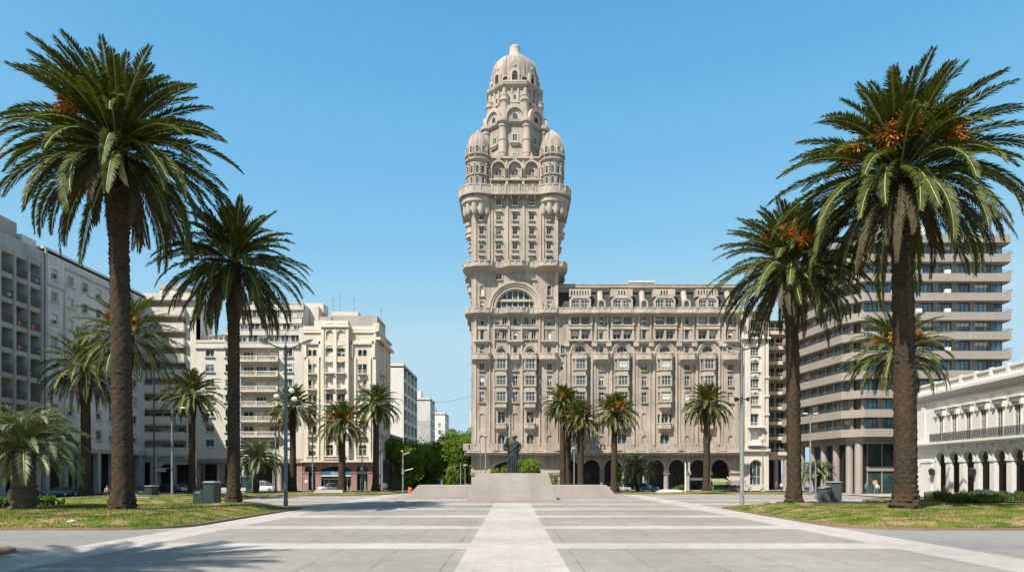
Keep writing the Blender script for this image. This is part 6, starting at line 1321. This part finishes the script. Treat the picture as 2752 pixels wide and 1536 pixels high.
# ================================================================ vehicles
def car_mesh(kind):
    L = {'sedan': 4.4, 'hatch': 3.9, 'van': 4.6, 'pickup': 4.9}[kind]; hw = .86
    top = {'sedan': [(.0, .62), (.22, .72), (1.25, .9), (2.05, 1.4), (2.9, 1.44), (3.55, 1.02), (4.2, .98), (4.4, .75)], 'hatch': [(0, .6), (.2, .74), (1.0, .92), (1.75, 1.44), (3.0, 1.48), (3.65, 1.0), (3.85, .9), (3.9, .7)],
           'van': [(0, .7), (.2, .92), (.8, 1.12), (1.55, 1.76), (2.4, 1.84), (4.35, 1.8), (4.55, 1.1), (4.6, .7)], 'pickup': [(0, .7), (.25, .92), (1.3, 1.02), (1.95, 1.6), (2.95, 1.62), (3.2, 1.05), (4.8, 1.05), (4.9, .8)]}[kind]
    belt = 1.0 if kind in ('van', 'pickup') else .88; body, gl = MB(), MB(); xs = [0, .12, .35, .8, 1.2, 1.6, 2.0, 2.5, 3.0, 3.4, L - .5, L - .2, L - .05, L]; xs = sorted(x for x in xs if x <= L)
    tz = lambda x: float(np.interp(x, [p[0] for p in top], [p[1] for p in top])); secs = []
    for x in xs:
        e = min(1, min(x, L - x) / .45); w_ = hw * (.84 + .16 * math.sqrt(e)); b = min(tz(x), belt) - .02; secs.append([(-w_ * .92, .24), (-w_, .42), (-w_, b - .16), (-w_ * .95, b), (0, b + .03), (w_ * .95, b), (w_, b - .16), (w_, .42), (w_ * .92, .24)])
    k = 9; body.v = [(y, x, z_) for x, s_ in zip(xs, secs) for y, z_ in s_]; body.f = [(i * k + j, i * k + (j + 1) % k, (i + 1) * k + (j + 1) % k, (i + 1) * k + j) for i in range(len(xs) - 1) for j in range(k)] + [tuple(range(k)), tuple(range((len(xs) - 1) * k, len(xs) * k))]; body.m = [0] * len(body.f)
    gx = [x for x in np.linspace(top[2][0], top[5][0] if kind != 'van' else L - .1, 10)]; sec = []
    for x in gx: h = max(tz(x), belt + .01); q = (h - belt) / .6; sec.append([(-.8, belt - .03), (-.8 + .14 * q, h - .06), (-.6, h), (.6, h), (.8 - .14 * q, h - .06), (.8, belt - .03)])
    gl.v = [(y, x, z_) for x, s_ in zip(gx, sec) for y, z_ in s_]; n6 = 6
    gl.f = [(i * 6 + j, i * 6 + j + 1, (i + 1) * 6 + j + 1, (i + 1) * 6 + j) for i in range(9) for j in range(5)] + [tuple(range(6)), tuple(range(54, 60))]; gl.m = [0] * len(gl.f)
    rf = MB(); r0, r1 = top[3][0] - .05, top[4][0] + (.1 if kind != 'van' else 1.9); n = 6
    for i in range(n + 1): x = r0 + (r1 - r0) * i / n; rf.v += [(-.66, x, tz(x) - .045), (-.5, x, tz(x) + .012), (.5, x, tz(x) + .012), (.66, x, tz(x) - .045)]
    rf.f = [(i * 4 + j, i * 4 + j + 1, i * 4 + j + 5, i * 4 + j + 4) for i in range(n) for j in range(3)]; rf.m = [0] * len(rf.f)
    for x in (top[3][0] + .05, (top[3][0] + top[4][0]) / 2, top[4][0]):
        for s_ in (-1, 1): rf.tube([(s_ * .81, x, belt - .02), (s_ * .67, x, tz(x) - .04)], .035, 4)
    if kind == 'van': rf.box(-.82, .82, 2.5, 4.4, belt - .03, 1.72)
    return L, body, gl, rf
CARS = {}; M_tyre = plain('tyre rubber', (.02, .02, .02), .9); M_rim = plain('wheel rim', (.4, .4, .4), .35, .8); M_cargl = glass('car window', (.02, .03, .035), .05)
def paint(n, c):
    m = plain('car paint ' + n, c, .3, 0); m.node_tree.nodes['Principled BSDF'].inputs['Coat Weight'].default_value = .6; return m
def car(kind, xy, rot, s, pn, c, label, group='cars parked along the street'):
    t = thing('van' if kind == 'van' else 'parked_car', label, 'van' if kind == 'van' else 'car', (*xy, 0.0), rot, group, s)
    if kind not in CARS:
        L, b, g, r = car_mesh(kind); w_ = MB(); w_.T = Matrix.Rotation(R(90), 4, 'Y'); w_.lathe(0, 0, [(.2, -.1), (.3, -.1), (.33, -.05), (.33, .05), (.3, .1), (.2, .1)], 16); q = MB(); q.T = w_.T; q.lathe(0, 0, [(.03, -.112), (.2, -.105), (.2, .105), (.03, .112)], 10)
        h = MB(); h.ball((0, 0, 0), .14, 8, .7); pl_ = MB(); pl_.box(-.25, .25, -.01, .01, -.06, .06); CARS[kind] = (L, b, g.mesh('glass', M_cargl, 50), r, w_.mesh('wheel', M_tyre, 50), q.mesh('rim', M_rim, 50), h.mesh('headlight', M_lens, 60), pl_.mesh('number_plate', plain('plate', (.6, .6, .58), .5)))
    L, b, g, r, w_, q, h, pl_ = CARS[kind]; p = paint(pn, c); off = -L / 2
    b.build('body', p, t, 50).location = (0, off, 0); link('glass', g, t, (0, off, 0)); r.build('roof', p, t, 50).location = (0, off, 0)
    for x in (-.76, .76):
        for y in (.78, L - .85): o = link('wheel', w_, t, (x, off + y, .33)); link('rim', q, o)
        link('headlight', h, t, (x * .75, off + .16, .66))
    link('number_plate', pl_, t, (0, off - .005, .45))
for i, (x, y, k, c, lb) in enumerate(((8, 1336, 'pickup', (.10, .11, .11), 'dark grey pickup behind the lawn at the very left edge'), (100, 1335, 'hatch', (.07, .12, .2), 'blue hatchback just right of the stout grey palm trunk'), (130, 1334, 'sedan', (.035, .07, .12), 'dark blue sedan, second from the stout grey palm'), (160, 1333, 'hatch', (.10, .14, .18), 'steel blue hatchback before the dark arcade'), (197, 1331, 'sedan', (.015, .02, .03), 'black sedan left of the dark palm trunk'), (270, 1334, 'hatch', (.16, .2, .24), 'pale blue grey hatchback between two left palm trunks'))):
    X, D = at(x, y, 0); car(k, (X, max(D, 77 + i * .8)), R((-75, -60, -55, -50, -58, 70)[i]), .74, f'left {i}', c, lb)
car('pickup', (PX(382, 77), 77), R(95), .72, 'navy', (.03, .05, .1), 'navy pickup before the green waste container'); car('sedan', (PX(488, 96), 96.4), R(40), .8, 'silver', (.5, .51, .52), 'silver sedan just left of a palm trunk before the balcony bands'); car('hatch', (PX(450, 96.5), 96.8), R(60), .8, 'black', (.02, .02, .025), 'black hatchback behind the blue grey steel post')
car('van', (PX(706, 96.6), 96.6), R(86), .85, 'white', (.74, .74, .72), 'white van parked before the stepped pale block'); car('sedan', (PX(893, 96.4), 96.4), R(88), .85, 'white sedan', (.72, .71, .69), 'white sedan behind the pinkish slab before the blue shop sign'); car('sedan', (PX(610, 97), 97), R(90), .82, 'grey', (.3, .3, .31), 'grey sedan behind the long pale bench')
car('van', (PX(1174, 118), 118), R(-4), .85, 'white bus', (.74, .74, .72), 'white van coming down the avenue'); car('hatch', (PX(1203, 114), 114), R(-4), .85, 'slate', (.12, .15, .18), 'slate blue hatchback beside the white avenue van'); car('hatch', (PX(1223, 122), 122), R(-4), .85, 'dark', (.05, .05, .055), 'dark hatchback under the tree beside the tan tower')
car('hatch', (PX(1737, 97.2), 97.2), R(90), .85, 'blue', (.02, .09, .24), 'bright blue hatchback before the middle arcade arches'); car('sedan', (PX(1662, 97.4), 97.4), R(90), .8, 'pearl', (.55, .55, .54), 'pale sedan beside an arcade column'); car('sedan', (43.4, 62.6), R(0), .8, 'charcoal', (.06, .06, .065), 'dark sedan behind the flower bed before the white arches')
# ================================================================ people
M_skin = plain('skin', (.45, .28, .2), .6); M_hair = plain('dark hair', (.03, .022, .018), .7)
def person(xpx, D, rot, h, label, top, bot, arm=.12, z=0.0, stride=.22):
    t = thing('person', label, 'person', (PX(xpx, D), D, z), rot, None, h / 1.75); P = lambda *a: [Vector(p) for p in a]
    b, c1, c2, hr = MB(), MB(), MB(), MB(); L = {}
    for s_ in (-1, 1):
        f = s_ * stride; hip, kn, an = (s_ * .09, 0, .92), (s_ * .1, -f * .5 - .03, .5), (s_ * .1, -f, .09)
        b.tube([hip, kn, (s_ * .1, -f * .8, .3), an], [.085, .055, .055, .036], 8); b.tube([(an[0], an[1] + .05, .05), (an[0], an[1] - .17, .04)], [.045, .035], 6)
        c2.tube([hip, kn, (s_ * .1, -f * .85, .22), (an[0], an[1], .12)], [.115, .08, .075, .07], 8)
        sh, el, wr = (s_ * .19, 0, 1.42), (s_ * (.2 + arm), .03 - f * .3 * -1, 1.14), (s_ * (.19 + arm), -.1 + f * .5, .9)
        b.tube([sh, el, wr], [.05, .042, .028], 8); c1.tube([sh, el, ((el[0] + wr[0]) / 2, (el[1] + wr[1]) / 2, (el[2] + wr[2]) / 2)], [.075, .06, .052], 8)
        hd = (wr[0], wr[1] - .01, wr[2] - .06); b.tube([wr, hd], [.03, .036], 6)
        for k in range(4): b.tube([(hd[0], hd[1] - .03 + .02 * k, hd[2] - .01), (hd[0] - s_ * .01, hd[1] - .035 + .02 * k, hd[2] - .07 - .01 * (k in (1, 2))), (hd[0] - s_ * .025, hd[1] - .035 + .02 * k, hd[2] - .1)], [.011, .01, .008], 5)
        b.tube([(hd[0] - s_ * .01, hd[1] - .035, hd[2] + .02), (hd[0] - s_ * .02, hd[1] - .06, hd[2] - .04)], [.012, .009], 5)
    rings = [(.88, .16, .11), (1.0, .15, .1), (1.15, .14, .1), (1.3, .175, .115), (1.42, .17, .1), (1.48, .07, .06)]
    for mb, e in ((b, 0), (c1, .025)):
        o = len(mb.v); n = 14; rr = rings if mb is b else rings[:-1] + [(1.46, .08, .07)]
        mb.v += [((a + e) * math.cos(2 * PI * k / n), (d + e) * math.sin(2 * PI * k / n), zz) for zz, a, d in rr for k in range(n)]; nf = [(o + j * n + k, o + j * n + (k + 1) % n, o + (j + 1) * n + (k + 1) % n, o + (j + 1) * n + k) for j in range(len(rr) - 1) for k in range(n)] + [tuple(range(o + n - 1, o - 1, -1)), tuple(range(o + (len(rr) - 1) * n, o + len(rr) * n))]; mb.f += nf; mb.m += [0] * len(nf)
    c2.tube([(0, 0, .84), (0, 0, .98)], [.17, .165], 12); b.tube([(0, 0, 1.44), (0, -.01, 1.56)], [.06, .055], 8); b.ball((0, -.02, 1.64), .098, 14, 1.2); b.ball((0, -.12, 1.63), .02, 6); [b.ball((s_ * .1, -.01, 1.63), .022, 6) for s_ in (-1, 1)]; b.box(-.025, .025, -.115, -.1, 1.575, 1.585)
    for s_ in (-1, 1): b.ball((s_ * .036, -.108, 1.66), .013, 6)
    hr.ball((0, .012, 1.68), .104, 12, 1.0); hr.ball((0, .05, 1.63), .085, 10, 1.1)
    for nm, q, mt in (('body', b, M_skin), ('top', c1, plain('cloth ' + label[:20], top, .85)), ('trousers', c2, plain('trousers ' + label[:20], bot, .85)), ('hair', hr, M_hair)):
        o = q.build(nm, mt, t); r_ = o.modifiers.new('remesh', 'REMESH'); r_.mode = 'VOXEL'; r_.voxel_size = .016 if nm != 'body' else .012; r_.use_smooth_shade = True
person(288, 71, R(30), 1.3, 'person in a pink top walking near the parked cars at left', (.6, .25, .24), (.04, .05, .09)); person(643, 88, R(-40), 1.4, 'person in an orange vest behind the medium left palm', (.65, .17, .04), (.06, .06, .08))
person(2328, 85, R(20), 1.45, 'person in a blue shirt at the glass shopfront', (.1, .16, .3), (.05, .05, .06)); person(2357, 84.5, R(-20), 1.45, 'person in a white shirt beside the orange road sign', (.7, .7, .68), (.08, .1, .16)); person(2086, 96, R(60), 1.45, 'person in a red top before the balcony block', (.45, .07, .05), (.1, .1, .1)); person(1617, 96.5, R(10), 1.45, 'person in a brown top in the tan arcade', (.4, .2, .1), (.05, .05, .05))
person(2538, 68, R(-90), 1.45, 'person in a red top in the white arcade', (.5, .08, .06), (.3, .3, .3)); person(2100, 96.2, R(100), 1.4, 'person in a white top before the balcony block', (.7, .7, .68), (.1, .1, .12))
t = thing('litter_bin', 'orange litter bin at the left end of the plinth wing', 'litter bin', (PX(1102, 84), 84, 0), 0, None, .7); m = MB(); m.lathe(0, 0, [(.22, .15), (.32, .2), (.36, 1.1), (.38, 1.12), (.3, 1.25), (.05, 1.3)], 14); m.build('bin', plain('orange plastic', (.62, .14, .04), .5), t, 40); m = MB(); m.tube([(0, .3, 0), (0, .3, 1.2)], .05, 6); m.build('pole', M_galv, t)
